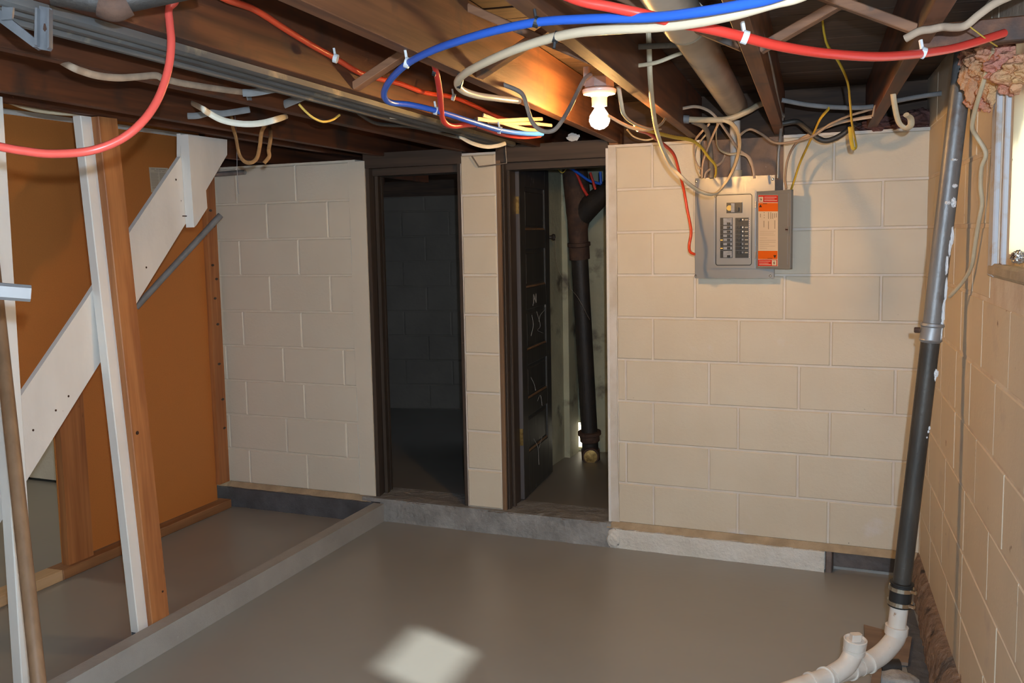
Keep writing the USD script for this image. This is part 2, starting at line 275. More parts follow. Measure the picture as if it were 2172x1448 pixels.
# ================================================================ the setting
H = .2032; Z0 = .12                     # block course, height of the footing
T = thing('floor', 'grey painted concrete basement floor with a slightly glossy finish', 'floor', kind='structure')
obj('main_slab', abox(-1.30, 2.6, -6, .6, -.2, 0, .001), 'floor', T)
obj('stair_side_slab', abox(-5.2, -1.30, -6, .6, -.22, -.02, .001), 'floor', T)
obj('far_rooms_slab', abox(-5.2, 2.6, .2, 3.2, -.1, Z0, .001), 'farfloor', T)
# back wall -----------------------------------------------------
T = thing('wall_back', 'cream painted concrete block wall with two doorways and the breaker panel', 'wall', kind='structure')
NB = V(0, -1, 0)
core = Polygon([(-4.9, 0), (2.0, 0), (2.0, 1.955), (-4.9, 1.955)])
for x0, x1, z1 in ((-1.41, -.78, 3), (-.575, .0, 3)): core = core.difference(sbox(x0, Z0, x1, z1))
core = core.difference(sbox(.455, 1.36, .825, 3)).difference(sbox(1.03, -1, 1.5, .10))
parts = list(getattr(core, 'geoms', [core]))
def core_piece(x0, x1): return core.intersection(sbox(x0, -1, x1, 3))
obj('wall_core', slab(core_piece(-4.9, -1.0), V(0, .204, 0), X3, Z3, NB, 0, .200), 'greycream_joint', T)
obj('wall_core', slab(core_piece(-.9, -.2), V(0, .204, 0), X3, Z3, NB, 0, .200), 'cream_joint', T)
obj('wall_core', slab(core_piece(-.15, 2.0), V(0, .204, 0), X3, Z3, NB, 0, .200), 'cream_joint', T)
obj('bare_masonry_recess', abox(.45, .83, .055, .10, 1.30, 1.955, .001), 'bare', T, label='unpainted brown masonry behind the cables above the panel')
def courses(x0, x1, phases, m, zs=range(9), clip=None):
    for k in zs:
        z0 = Z0 + (8 - k) * H; z1 = z0 + H - .006; z1 = min(z1, 1.947)
        ph = phases[k]; n0 = math.floor((x0 - ph) / .4064) - 1
        for n in range(n0, n0 + 20):
            a, b = max(ph + n * .4064 + .0035, x0), min(ph + (n + 1) * .4064 - .0035, x1)
            if b - a < .02: continue
            spans = [(a, b)]
            if clip and z1 > clip[2]:
                spans = [(p, q) for p, q in ((a, min(b, clip[0])), (max(a, clip[1]), b)) if q - p > .015]
            for p, q in spans: obj('block', block(V(0, 0, 0), X3, Z3, NB, p, q, z0 + .002, z1, -.02, rng.uniform(-.0008, .0012), .0045), m, T)
e, o = .227, .430
courses(.052, 1.45, [e, o, e, o, e, .497, e, .497, e], 'cream', clip=(.455, .825, 1.62))
el, ol = -2.202, -2.0
courses(-2.75, -1.447, [el, ol, el, ol, el, -1.93, el, -1.93, el], 'greycream')
for k in range(9):
    z0 = Z0 + (8 - k) * H
    obj('block', block(V(0, 0, 0), X3, Z3, NB, -.778 + .004 * rng.random(), -.578 - .003 * rng.random(), z0 + .001, min(z0 + H - .0035, 1.945), -.02, rng.uniform(0, .003), .008), 'cream', T)
def wavy_strip(x0, x1, wav, seed, left):
    zs = np.linspace(Z0 + .003, 1.945, 60); w = (meshkit.fbm(np.stack([zs * 3.2, zs * 0 + seed, zs * 0], 1), 4, seed) - .5) * 2 * wav
    A = [(x0 + (0 if left else ww), z) for z, ww in zip(zs, w)]; B = [(x1 + (ww if left else 0), z) for z, ww in zip(zs, w)]
    return slab(Polygon(A + B[::-1]).buffer(0), V(0, -.0045, 0) * 0 + V(0, .003, 0), X3, Z3, NB, 0, .008)
obj('plaster_strip', wavy_strip(-1.447, -1.347, .012, 3, False), 'greycream', T, label='smooth plastered edge beside the dark doorway')
obj('plaster_strip', wavy_strip(.014, .052, .010, 5, True), 'plaster', T, label='patched plaster edge beside the open door')
obj('edge_board', abox(.0, .014, -.006, .15, Z0, 1.94, .002), 'white', T, label='white edge board of the right doorway')
for z in (1.937, 1.93): pass
single('wood_block', rect8(on_y(1303, 308, .05), Z3 * .055, X3 * .055, Y3 * .06, .003), 'pinex', 'small pinkish wood block on the wall top right of the doorway', 'block')
# footing -------------------------------------------------------
T = thing('baseboard_back', 'rough painted concrete footing ledge along the foot of the back wall', 'footing', kind='structure')
obj('mortar_ledge', plate([(-2.75, -.0, Z0 + .002), (-2.75, -.034, .096), (-2.75, .02, .096), (-2.75, .02, Z0 + .002)], V(1.39, 0, 0)), 'ledge', T)
obj('mortar_ledge', plate([(.0, -.0, Z0 + .004), (.0, -.036, .098), (.0, .02, .098), (.0, .02, Z0 + .004)], V(1.42, 0, 0)), 'ledge', T)
def rough_face(x0, x1, y, z0, z1, amp, seed, nx=90, nz=10, tilt=0.0):
    P = []; 
    for j in range(nz + 1):
        for i in range(nx + 1):
            x = x0 + (x1 - x0) * i / nx; t = j / nz; z = z0 + (z1 - z0) * t
            d = (meshkit.fbm(np.array([[x * 22, z * 22, seed]]), 4, seed)[0] - .5) * amp
            P.append((x, y + d - tilt * (1 - t), z + (d if j == nz else 0)))
    b = len(P); 
    for i in range(nx + 1): x = x0 + (x1 - x0) * i / nx; P.append((x, .03 if y < 0 else y + .06, P[nz * (nx + 1) + i][2]))
    F = []; row = nx + 1
    for j in range(nz + 1):
        a, c = j * row, (j + 1) * row if j < nz else b
        for i in range(nx): F += [[a + i, a + i + 1, c + i + 1], [a + i, c + i + 1, c + i]]
    return np.array(P), np.array(F)
obj('grey_foot', rough_face(-2.75, -1.30, -.034, -.02, .097, .010, 4), 'bluefoot', T, smooth=True, label='blue grey painted footing under the left wall')
obj('doorway_step', rough_face(-1.30, .02, -.030, -.01, .1195, .014, 9, tilt=.012), 'step', T, smooth=True, label='rough grey painted step below the two doorways')
obj('step_top', abox(-1.42, .0, -.031, .21, .10, .1205, .004), 'step', T)
obj('white_foot', rough_face(.03, 1.03, -.036, -.01, .099, .010, 12), 'whitefoot', T, smooth=True, label='white painted rough footing under the panel wall')
obj('chipped_corner', lump((.035, -.03, .045), (.035, .02, .05), .3, 8, 3, 3), 'whitefoot', T, smooth=True)
obj('dark_foot', rough_face(1.03, 1.45, .035, -.01, .10, .008, 14), 'darkfoot', T, smooth=True, label='bare dark stained footing in the right corner')
obj('dark_post_stub', abox(1.035, 1.062, -.034, .05, 0, .10, .004), 'darkfoot', T)
obj('gap_stone', abox(1.06, 1.45, .03, .09, .0, .012, .004), 'curb', T)  # low grey slab at the foot of the dark footing
# curb ----------------------------------------------------------
C0, C1 = V(-1.275, -.03, 0), V(-.90, -5.5, 0); cd = (C1 - C0) / np.linalg.norm(C1 - C0); cn = np.cross(Z3, cd); cn = cn if cn[0] > 0 else -cn
T = thing('trim_1', 'low grey painted concrete curb running from the step towards the viewer', 'curb', kind='structure')
obj('curb', plate([C0 - cn * .075 - Z3 * .03, C0 + cn * .012 - Z3 * .03, C0 + cn * .0, C0 - cn * .004 + Z3 * .093, C0 - cn * .066 + Z3 * .095, C0 - cn * .075], C1 - C0), 'curb', T)
# right wall ----------------------------------------------------
T = thing('wall_right', 'tan painted concrete block wall receding along the right side', 'wall', kind='structure')
wr = sbox(-.25, -.1, 6.2, 2.19).difference(sbox(1.66, 1.41, 2.56, 2.02))
obj('wall_core', slab(wr, R0 - RN * .0025 - RN * .2, RD, Z3, RN, 0, .2), 'tan_joint', T)
ph_r = {8: .42, 7: .38, 6: .79, 5: 1.44, 4: .99, 3: 1.28, 2: .99, 1: .55, 0: .79}
pr = {0: .22, 1: .30, 2: .18, 3: .52, 4: .19, 5: .22, 6: .385, 7: .21, 8: .44}
for k in range(-1, 9):
    z0 = Z0 + (8 - k) * H; z1 = min(z0 + H - .007, 2.15)
    js = {8: [.03, .40, .90, 1.24, 1.67], 7: [.37, .75, 1.24, 1.84], 6: [.28, .787, 1.24, 1.675], 5: [.22, .63, .99, 1.433, 1.87], 4: [.20, .60, .98, 1.287, 1.707], 3: [.25, .66, 1.06, 1.47], 2: [.45, .86, 1.27], 1: [.25, .66, 1.06, 1.47], 0: [.45, .86, 1.27], -1: [.25, .66, 1.06]}[k]
    js = [-.05] + js
    while js[-1] < 3.2: js.append(js[-1] + .4064)
    for a, b in zip(js, js[1:]):
        if z1 > 1.43 and z0 < 2.0:
            if a >= 1.6 and b < 2.62: continue
            if b > 1.57 and a < 1.57: b = 1.57
            elif a < 2.6 and b > 1.57:
                if b < 2.65: continue
                a = 2.6
        obj('block', block(R0, RD, Z3, RN, a + .0035, b - .0035, z0 + .002, z1, -.02, rng.uniform(-.001, .001), .0035), 'tan', T)
# wall behind the camera, left side, far rooms -------------------
single('wall_front', abox(-5.2, 2.6, -5.95, -5.75, -.2, 2.2), 'cream', 'plain basement wall behind the viewer', 'wall', kind='structure')
single('wall_left', abox(-5.3, -5.1, -6, 3.2, -.2, 2.2), 'farwall', 'far left basement wall beyond the partition', 'wall', kind='structure')
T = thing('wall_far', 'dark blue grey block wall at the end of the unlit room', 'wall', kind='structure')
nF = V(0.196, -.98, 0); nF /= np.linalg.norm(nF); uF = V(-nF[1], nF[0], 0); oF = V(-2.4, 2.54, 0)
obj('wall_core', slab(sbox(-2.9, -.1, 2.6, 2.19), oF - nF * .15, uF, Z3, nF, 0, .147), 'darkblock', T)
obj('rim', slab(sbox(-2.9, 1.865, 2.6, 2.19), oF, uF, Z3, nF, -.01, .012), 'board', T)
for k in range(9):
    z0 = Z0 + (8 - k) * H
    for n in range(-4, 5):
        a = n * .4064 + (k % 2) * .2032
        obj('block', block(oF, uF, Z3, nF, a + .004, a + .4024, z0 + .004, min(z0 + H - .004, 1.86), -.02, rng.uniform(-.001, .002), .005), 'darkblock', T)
T = thing('wall_inner', 'stained greenish painted wall beside the drain stack in the side room', 'wall', kind='structure')
obj('side_panel', plate([(-.80, .204, .1), (-.66, .204, .1), (-.715, 1.36, .1), (-.855, 1.36, .1)], V(0, 0, 1.85)), 'greenwall', T)
eu = V(2.2, .32, 0); eu /= np.linalg.norm(eu); en = V(eu[1], -eu[0], 0); eo = V(-1.0, 1.40, 0)
EV = [onp(px, py, en, eo @ en) for px, py in ((1219, 948), (1260, 915))]; ev0, ev1 = (EV[0] - eo) @ eu, (EV[1] - eo) @ eu
obj('end_panel', slab(sbox(0, .1, 2.22, 2.19).difference(sbox(ev0, Z0 + .012, ev1, EV[0][2] + .17)), eo - en * .2, eu, Z3, en, 0, .2), 'greenwall', T)
Tv = thing('window_2', 'added glowing pane at floor level that lights the side room behind the drain stack', 'window', kind='structure')  # glowing pane and frame added for the bright spot and the side room light
obj('glow_pane', slab(sbox(ev0, Z0 + .012, ev1, EV[0][2] + .17), eo, eu, Z3, en, -.06, -.05), 'glowpane', Tv)
obj('frame', slab(sbox(ev0, Z0 + .012, ev1, EV[0][2] + .17).difference(sbox(ev0 + .008, Z0 + .018, ev1 - .008, EV[0][2] + .162)), eo, eu, Z3, en, -.06, -.02), 'greenwall', Tv)
obj('pilaster', plate([(-.72, 1.24, .1), (-.672, 1.24, .1), (-.68, 1.42, .1), (-.74, 1.42, .1)], V(0, 0, 1.85)), 'greenwall', T)
single('rim_board', abox(.0, 1.62, .15, .19, 1.957, 2.168, .002), 'board', 'dark rim board on top of the panel wall', 'board', kind='structure')
single('wall_side', abox(.62, .75, .205, 1.75, .1, 2.15), 'greenwall', 'plain right wall of the side room behind the panel wall', 'wall', kind='structure')
# ceiling: subfloor boards --------------------------------------
T = thing('ceiling', 'dark aged subfloor boards above the joists', 'ceiling', kind='structure')
for i in range(66):
    y0 = -6.0 + i * .14
    a, b = V(-5.4, y0 + .10 + .125 * (-5.4 + 1.3), 0), V(2.9, 0, 0); yb = y0 - .06
    p0 = V(-5.4, yb - .125 * 5.4 * -0, 2.178); 
    c0 = V(-1.2, y0, 2.178 + rng.uniform(-.002, .002))
    wl = (1.42 + 1.2 - .125 * y0) * .9923 + .12
    obj('board', rect8(c0 - JN * 4.4, JN * (4.4 + wl), JD * .1375, Z3 * .02, .003), 'board', T)
single('ceiling_upper_floor', plate([(-5.6, -6.4, 2.19), rw(6.45, 2.19, -.18), rw(-3.4, 2.19, -.18), (-5.6, 3.4, 2.19)], Z3 * .06), 'board', 'solid floor layer above the subfloor boards', 'ceiling', kind='structure')
# ================================================================ joists
JR = [1.213, .825, .445, .062, -.337, -.748, -1.225]; JZ = 1.965
jl = ['first floor joist from the right wall, above the cable hooks', 'second floor joist from the right wall, grey cable stapled beside it', 'third floor joist from the right, carrying the lamp', 'fourth floor joist from the right, lit orange by the lamp',
      'fifth floor joist from the right, orange pipe clipped along its side', 'sixth floor joist from the right, behind the zinc channel', 'leftmost long floor joist, above the hardboard partition']
for i, (xr, lb) in enumerate(zip(JR, jl)):
    a, b = jp(xr - .0205, -5.7, JZ + .1), jp(xr - .0205, 2.4, JZ + .1)
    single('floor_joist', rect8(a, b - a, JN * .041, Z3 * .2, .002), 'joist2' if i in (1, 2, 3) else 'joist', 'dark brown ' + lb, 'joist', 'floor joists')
for xr, lb in ((-1.575, 'above the white posts'), (-1.98, 'above the grey left wall'), (-2.385, 'over the hardboard corner')):
    a, b = jp(xr - .0205, -5.7, JZ + .1), jp(xr - .0205, 2.4, JZ + .1)
    if xr < -1.9: a = jp(xr - .0205, .02 if xr < -2.2 else -.5, JZ + .1)
    else: a, b = a + Z3 * .018, b + Z3 * .018
    single('floor_joist', rect8(a, b - a, JN * .041, Z3 * (.2 if xr < -1.9 else .164), .002), 'joist', f'very dark floor joist {lb} at the far left', 'joist', 'floor joists')
# cross bridging
def bridging(xa, xb, y, flip, lb, m='brace'):
    a, b = jp(xa, y, 0), jp(xb - .041, y, 0); z = (JZ + .012, JZ + .178) if flip else (JZ + .178, JZ + .012)
    off = JD * (.03 if flip else -.03)
    p, q = a + off + Z3 * z[0], b + off + Z3 * z[1]
    single('bridging_brace', bar(p, q, .038, .022, JD if False else Z3, .002), m, lb, 'brace', 'cross bridging between joists')
names = ['right of the second joist from right', 'beside the duct', 'near the cream pipe bend', 'left of the blue pipe loop', 'between the fifth and sixth joists over the channel']
for i, nm in enumerate(names):
    if i == 4: continue
    xl = JR[i + 1]; xr_ = JR[i]
    for fl in (True, False):
        if i == 1 and fl: continue
        bridging(xl, xr_, -2.06, fl, f'wooden bridging brace {"rising to the right" if fl else "falling to the right"} {nm}')
# blocking board at the top right
p0, p1 = on_y(1955, 82, -1.95), on_y(2172, 62, -1.95); p1 = p0 + (p1 - p0) * 1.9
single('blocking_board', rect8(p0 + Z3 * .0, p1 - p0, Y3 * .045, Z3 * .055, .003), 'joist2', 'dark wooden blocking board between the first joist and the right wall', 'blocking')
# ================================================================ window, top right
T = thing('window_1', 'small basement window in the right wall with flaking frame and a pale board', 'window', kind='structure')
def rbox(s0, s1, z0, z1, n0, n1, c=.003): return block(R0, RD, Z3, RN, s0, s1, z0, z1, n0, n1, c)
obj('frame_strip', rbox(1.585, 1.655, 1.405, 2.02, -.02, .010, .004), 'winframe', T, label='flaking pale blue frame strip')
obj('jamb', rbox(1.655, 1.80, 1.43, 2.02, -.06, -.012), 'tan', T)
obj('jamb_bead', rbox(1.70, 1.722, 1.44, 1.93, -.02, .0), 'winframe', T)
obj('board', rbox(1.80, 2.06, 1.468, 2.02, -.016, -.004, .002), 'winboard', T, label='bright pale yellow board with dark specks')
obj('sill', rbox(1.60, 2.58, 1.405, 1.44, -.16, .012, .008), 'ledge', T)
obj('added_sun_stop', rbox(1.66, 2.56, 1.43, 1.475, -.05, -.018), 'tan', T)  # strip added to block stray sun through the gap below the board
obj('crumpled_foil', lump(on_r(2163, 546, .012), (.020, .022, .014), .5, 9, 4, 3), 'chrome', T)
obj('rail', rbox(2.04, 2.56, 1.44, 1.53, -.06, -.02), 'winframe', T); obj('rail', rbox(2.04, 2.56, 1.83, 2.02, -.06, -.02), 'winframe', T)
obj('stile', rbox(2.47, 2.56, 1.53, 1.83, -.06, -.02), 'winframe', T)
obj('pane', rbox(2.06, 2.47, 1.53, 1.83, -.045, -.041, .001), 'glass', T)
# ================================================================ doorways
def frame_side(x0, x1, y0, y1, z1=1.91): return abox(x0, x1, y0, y1, Z0 + .001, z1, .003)
T = thing('door_1', 'dark stained door frame without a leaf around the unlit doorway', 'door frame', kind='structure')
obj('jamb', plate([(-1.347, .004, Z0), (-1.325, .004, Z0), (-1.372, .20, Z0), (-1.40, .20, Z0)], V(0, 0, 1.79)), 'darkwood', T)
obj('stop', plate([(-1.338, .08, Z0), (-1.318, .08, Z0), (-1.332, .13, Z0), (-1.352, .13, Z0)], V(0, 0, 1.77)), 'darkwood', T)
obj('stop', plate([(-1.352, .15, Z0), (-1.338, .15, Z0), (-1.343, .175, Z0), (-1.36, .175, Z0)], V(0, 0, 1.77)), 'darkwood', T)
obj('jamb', frame_side(-.802, -.780, .006, .19), 'darkwood', T)
obj('head', abox(-1.36, -.77, .0, .10, 1.905, 1.983, .003), 'lintel', T); obj('head_stop', abox(-1.36, -.78, .06, .2, 1.868, 1.915, .003), 'lintel', T)
T = thing('door_2', 'dark scuffed five panel cellar door standing open into the side room', 'door', kind='structure')
obj('jamb_edge', frame_side(-.577, -.555, -.004, .012), 'bareedge', T, label='bare brown edge of the jamb')
obj('jamb', frame_side(-.585, -.556, .012, .19), 'darkwood', T)
obj('stop', frame_side(-.556, -.540, .075, .10), 'darkwood', T)
obj('jamb_bead', frame_side(-.556, -.546, .02, .055), 'darkwood', T)
obj('head', abox(-.58, .01, .0, .10, 1.90, 1.983, .003), 'lintel', T); obj('head_stop', abox(-.58, .0, .06, .2, 1.865, 1.91, .003), 'lintel', T)
hd, fd = V(-.541, .205, 0), V(-.626, .826, 0); du = (fd - hd); dl = np.linalg.norm(du); du /= dl; dn = np.cross(du, Z3); dn = dn if dn[0] > 0 else -dn
def leaf(u0, u1, z0, z1, n0, n1, c=.002): return block(hd, du, Z3, dn, u0, u1, z0, z1, n0, n1, c)
zb, zt = .128, 1.905
obj('leaf_core', leaf(.004, dl, zb, zt, -.036, -.010), 'doorleaf', T)
obj('hinge_edge', leaf(-.002, .004, zb, zt, -.036, -.001, .001), 'dooredge', T)
obj('stile', leaf(.0, .10, zb, zt, -.012, 0), 'doorleaf', T); obj('stile', leaf(dl - .10, dl, zb, zt, -.012, 0), 'doorleaf', T)
rows = []
for ya, yb in ((398, 488), (528, 610), (655, 742), (772, 845), (880, 958)):
    rows.append((hd[2] + onp(1125, ya, dn, hd @ dn)[2], onp(1125, yb, dn, hd @ dn)[2]))
ed = [zt] + [z for r in rows for z in r] + [zb]
for a, b in zip(ed[::2], ed[1::2]): obj('rail', leaf(.10, dl - .10, b, a, -.012, -.0005), 'doorleaf', T)
for a, b in rows:
    obj('panel', leaf(.125, dl - .125, b + .022, a - .022, -.012, -.005, .006), 'doorleaf', T)
    obj('sill_bead', leaf(.10, dl - .10, b, b + .012, -.012, -.003, .004), 'bareedge', T)
for yp in (435, 926):
    z = onp(1100, yp, V(0, 1, 0), .205)[2]
    h = obj('hinge', leaf(-.007, -.002, z - .045, z + .045, -.034, -.002, .001), 'brass', T, label='aged brass hinge')
    obj('knuckle', lathe(hd + du * -.008 + dn * -.037 + Z3 * (z - .045), Z3, [(0, .006), (.09, .006)], 10), 'brass', h)
k0 = onp(1165, 503, dn, hd @ dn); obj('knob', lathe(k0, dn + du * .3, [(0, .010), (.012, .012), (.022, .020), (.034, .017), (.038, 0)], 14), 'blackiron', T)
tm = meshkit.text_mesh('N', .05, .001); tv = np.array(tm.vertices); uo, zo = .235, onp(1140, 641, dn, hd @ dn)[2]
obj('chalk_letter', (hd + du * (uo + tv[:, :1] * 1.6) + Z3 * (zo + tv[:, 1:2]) + dn * tv[:, 2:3], np.array(tm.faces)), 'chalk', T, label='chalked letter N')
def chalk(pts):
    P = [onp(x, y, dn, hd @ dn) + dn * (.0005 if True else 0) for x, y in pts]; return tube(P, .0011, 5, n=4)
sc = [[(1128, 668), (1131, 690), (1126, 712)], [(1138, 660), (1146, 690), (1140, 700), (1152, 706)], [(1126, 800), (1133, 815), (1136, 828)], [(1140, 850), (1146, 838), (1150, 860)], [(1132, 930), (1141, 950), (1143, 985)], [(1150, 925), (1143, 950)], [(1134, 630), (1130, 648)], [(1157, 655), (1146, 668), (1143, 682)]]
obj('chalk_scribble', cat(*[chalk(s) for s in sc]), 'chalk', T, kind='stuff')
# ================================================================ stair side: posts, stringer, partition
def post_from_px(name, lb, mid0, mid1, xplane, wx, wy, m, ztop, zbot, cat_='post', y_shift=0.0):
    b = on_x(*mid0, xplane); t = on_y(*mid1, b[1]); d = (t - b) / (t[2] - b[2])
    p0, p1 = b + d * (zbot - b[2]), b + d * (ztop - b[2])
    off = V(-wx / 2, wy / 2 + y_shift, 0)
    return p0 + off, p1 + off, rect8
def vpost(p0, p1, wx, wy): 
    a = p1 - p0; return rect8(p0, a, V(wx, 0, 0), V(0, wy, 0), .003)
p0, p1, _ = post_from_px('', '', (294, 1342), (171, 248), -1.250, .041, .062, None, 1.998, -.02)
single('timber_post', vpost(p0, p1, .041, .062), 'white', 'white painted timber post in front of the diagonal stringer, beside the orange stud', 'post')
pp0, pp1 = p0.copy(), p1.copy()
obj_p = stage.GetPrimAtPath('/World/timber_post')
obj('paint_foot', vpost(pp0 + V(-.0006, -.0006, .0), pp0 + (pp1 - pp0) * .045 + V(-.0006, -.0006, 0), .042, .0425) if False else abox(pp0[0] - .0215, pp0[0] - .0005, pp0[1] - .032, pp0[1] - .02, -.02, .07, .001), 'bluefoot', obj_p, label='blue grey paint on the foot of the post')
q0, q1, _ = post_from_px('', '', (323, 1322), (214, 300), -1.228, .038, .092, None, 1.998, -.02)
T = thing('wall_stud', 'orange brown pine stud with a dark knot standing beside the white post', 'stud')
obj('timber', vpost(q0, q1, .038, .092), 'pine', T)
kn = on_x(290, 918, -1.28); dq = (q1 - q0) / (q1[2] - q0[2]); kc = q0 + dq * (kn[2] - q0[2])
for kpx, kr in (((291, 918), .009), ((345, 1254), .005)):
    c = onp(*kpx, X3, (q0 + dq * .5)[0] + .019); zz = c[2]; cx = (q0 + dq * (zz - q0[2]))[0] + .0186
    c = on_x(*kpx, cx); obj('knot', lathe(c - X3 * .002, X3, [(0, kr), (.003, kr * .9), (.0035, kr * .4)], 12), 'blackink', T)
p0, p1, _ = post_from_px('', '', (46, 1433), (-30, 250), -1.235, .045, .066, None, 1.998, -.02)
single('timber_post', vpost(p0, p1, .045, .066), 'white', 'white painted timber post at the left edge behind the brown round pole', 'post')
SX = -1.605
sp = [on_j(*q, SX) for q in [(383, 283), (482, 296), (482, 328), (437, 404), (283, 654), (195, 797), (20, 1078), (-40, 1172), (-40, 968), (20, 876), (180, 640), (266, 506), (383, 332)]]
T = thing('stair_stringer', 'wide white painted diagonal board running up behind the posts', 'stringer')
obj('board', plate(sp, -JN * .019), 'white', T)
for q in [(373, 381), (278, 558), (118, 870), (145, 840), (70, 912), (310, 567)]:
    c = on_j(*q, SX); obj('nail', lathe(c - JN * .002, JN, [(0, .004), (.004, .004), (.005, .001)], 8), 'blackink', T)
T = thing('hanger_board', 'short white board nailed upright over the top of the diagonal board', 'board')
hb = [on_j(*q, SX + .042) for q in [(399, 285), (437, 290), (437, 403), (440, 441), (417, 477), (412, 482)]]
obj('board', plate(hb, -JN * .040), 'white', T)
c = on_j(392, 458, SX + .025); obj('nail', tube([c + JD * -.015, c + JD * .012], .0022, 6), 'rust', T)
# partition
PDv = cd; PN = V(-PDv[1], PDv[0], 0); PN = PN if PN[0] > 0 else -PN; PP = V(-2.282, -1.265, 0)
def on_part(px, py, off=0.0): return onp(px, py, PN, PP @ PN + off)
def ps(p): return (p - PP) @ PDv
def pp(s, z, off=0): return PP + PDv * s + PN * off + Z3 * z
def pbox(s0, s1, z0, z1, n0, n1, c=.002): return block(PP, PDv, Z3, PN, s0, s1, z0, z1, n0, n1, c)
sL, sR = ps(on_part(120, 1000)), ps(on_part(448, 800)) 
T = thing('partition', 'tan hardboard partition on a pine frame along the left side', 'partition', kind='structure')
obj('hardboard_sheet', slab(Polygon([(sR, .035), (sL, .035), (sL, .70), (3.6, .70), (3.6, 2.15), (sR, 2.15)]), PP, PDv, Z3, PN, -.006, 0), 'hard', T)
obj('top_strip', pbox(sR, 3.6, 2.105, 2.128, .0, .006, .001), 'white', T)
obj('bottom_plate', pbox(sR - .05, sL + .06, -.02, .030, -.035, .060, .004), 'pinex', T)
obj('bottom_plate', pbox(sL + .062, 1.2, -.02, .030, -.035, .060, .004), 'paleplate', T, label='freshly cut pale end of the bottom plate')
sa, sb = ps(on_part(190, 1050, .035)), ps(on_part(136, 1050, .035))
zz = np.linspace(.03, .92, 16); wv = (meshkit.fbm(np.stack([zz * 4, zz * 0, zz * 0], 1), 3, 5) - .5) * .02
obj('rough_stud', slab(Polygon([(sa + 0, z) for z in zz] + [(sb + w, z) for z, w in zip(zz[::-1], wv[::-1])]), PP, PDv, Z3, PN, 0, .036), 'pine', T, label='rough edged pine stud under the diagonal board')
sa, sb = ps(on_part(449, 500, .0)), ps(on_part(428, 500, .03))
T2 = thing('edge_stud', 'rough knotty pine stud where the partition meets the grey block wall', 'stud')
z2 = np.linspace(.03, 2.12, 24); w2 = (meshkit.fbm(np.stack([z2 * 4, z2 * 0 + 3, z2 * 0], 1), 3, 8) - .5) * .012
obj('timber', slab(Polygon([(sR - .085, z + .1) for z in z2 * .95] + [(sR + .004 + w, z + .1) for z, w in zip(z2[::-1] * .95, w2[::-1])]), PP, PDv, Z3, PN, -.01, .028), 'pine', T2)
for z in (.45, .62, .83, 1.06, 1.21, 1.32, 1.40, 1.62, 1.71):
    s_ = sR - .045 + .02 * rng.uniform(-1, 1); obj('bark_knot', lump(pp(s_, z, .028), (.002, .014, .007), .3, 9, int(z * 100), 2), 'darkwood', T2)
single('screw_head', lathe(on_part(274, 270, .0), PN, [(0, .008), (.002, .008), (.004, .003)], 10), 'chrome', 'round pale screw head at the top of the tan hardboard', 'screw')
T = thing('sticker', 'small aged paper sticker of fine print on the tan hardboard', 'label')
st = [on_part(*q, .0015) for q in [(316, 354.5), (356, 356), (361, 407), (321, 408)]]
obj('paper', plate(st, -PN * .001), 'greypaper', T)
def st_bar(u0, u1, v0, v1):
    e0, e1 = st[1] - st[0], st[3] - st[0]; f = lambda u, v: st[0] + e0 * u + e1 * v + PN * .0005
    return plate([f(u0, v0), f(u1, v0), f(u1, v1), f(u0, v1)], -PN * .0004)
ln = [st_bar(.10, .30, .05, .085), st_bar(.37, .46, .055, .09), st_bar(.49, .88, .06, .10), st_bar(.25, .48, .13, .155), st_bar(.52, .60, .13, .16), st_bar(.66, .80, .14, .165), st_bar(.08, .30, .77, .80), st_bar(.08, .24, .825, .845), st_bar(.38, .43, .76, .80)]
for i in range(20): ln += [st_bar(.05, .44 - .05 * (i % 5 == 4), .21 + i * .027, .224 + i * .027), st_bar(.52, .9, .21 + i * .027, .224 + i * .027)]
obj('print', cat(*ln), 'greyink', T, kind='stuff')
# grey pipe leaning across, and two short grey conduits
c1, c0 = at(468, 456, 5.15), on_part(290, 650, .05)
single('grey_conduit', tube([c0 + (c0 - c1) * .01, c0, c1], .0165, 14, raw=True), 'greycable', 'dusty dark grey conduit leaning between the diagonal board and the grey wall', 'conduit', smooth=60)
a, b = on_y(440, 371, -.07), on_y(520, 365, -.045)
single('grey_conduit', tube([a, b], .014, 12, raw=True), 'galv', 'short horizontal grey pipe end at the top of the grey block wall', 'conduit', smooth=60)
# bar and pole at the left edge
T = thing('grey_rail', 'blurred pale grey rail end poking in at the left edge', 'rail')
b1, b0 = at(64, 622, 1.66), at(-330, 592, 1.52)
obj('rail', bar(b0, b1, .028, .028, Z3, .005), 'greyplastic', T)
obj('upright', abox(b0[0] - .03, b0[0] + .03, b0[1] - .03, b0[1] + .03, -.02 if b0[0] < -1.3 else 0, b0[2] + .2), 'greyplastic', T)
A, B = at(82, 1448, 2.58), at(17, 850, 2.88); d = (B - A) / (B[2] - A[2])
single('round_pole', tube([A + d * (.004 - A[2]), A + d * (1.62 - A[2])], .0195, 16, raw=True), 'pole', 'brown round wooden pole leaning against the left white post', 'pole', smooth=60)
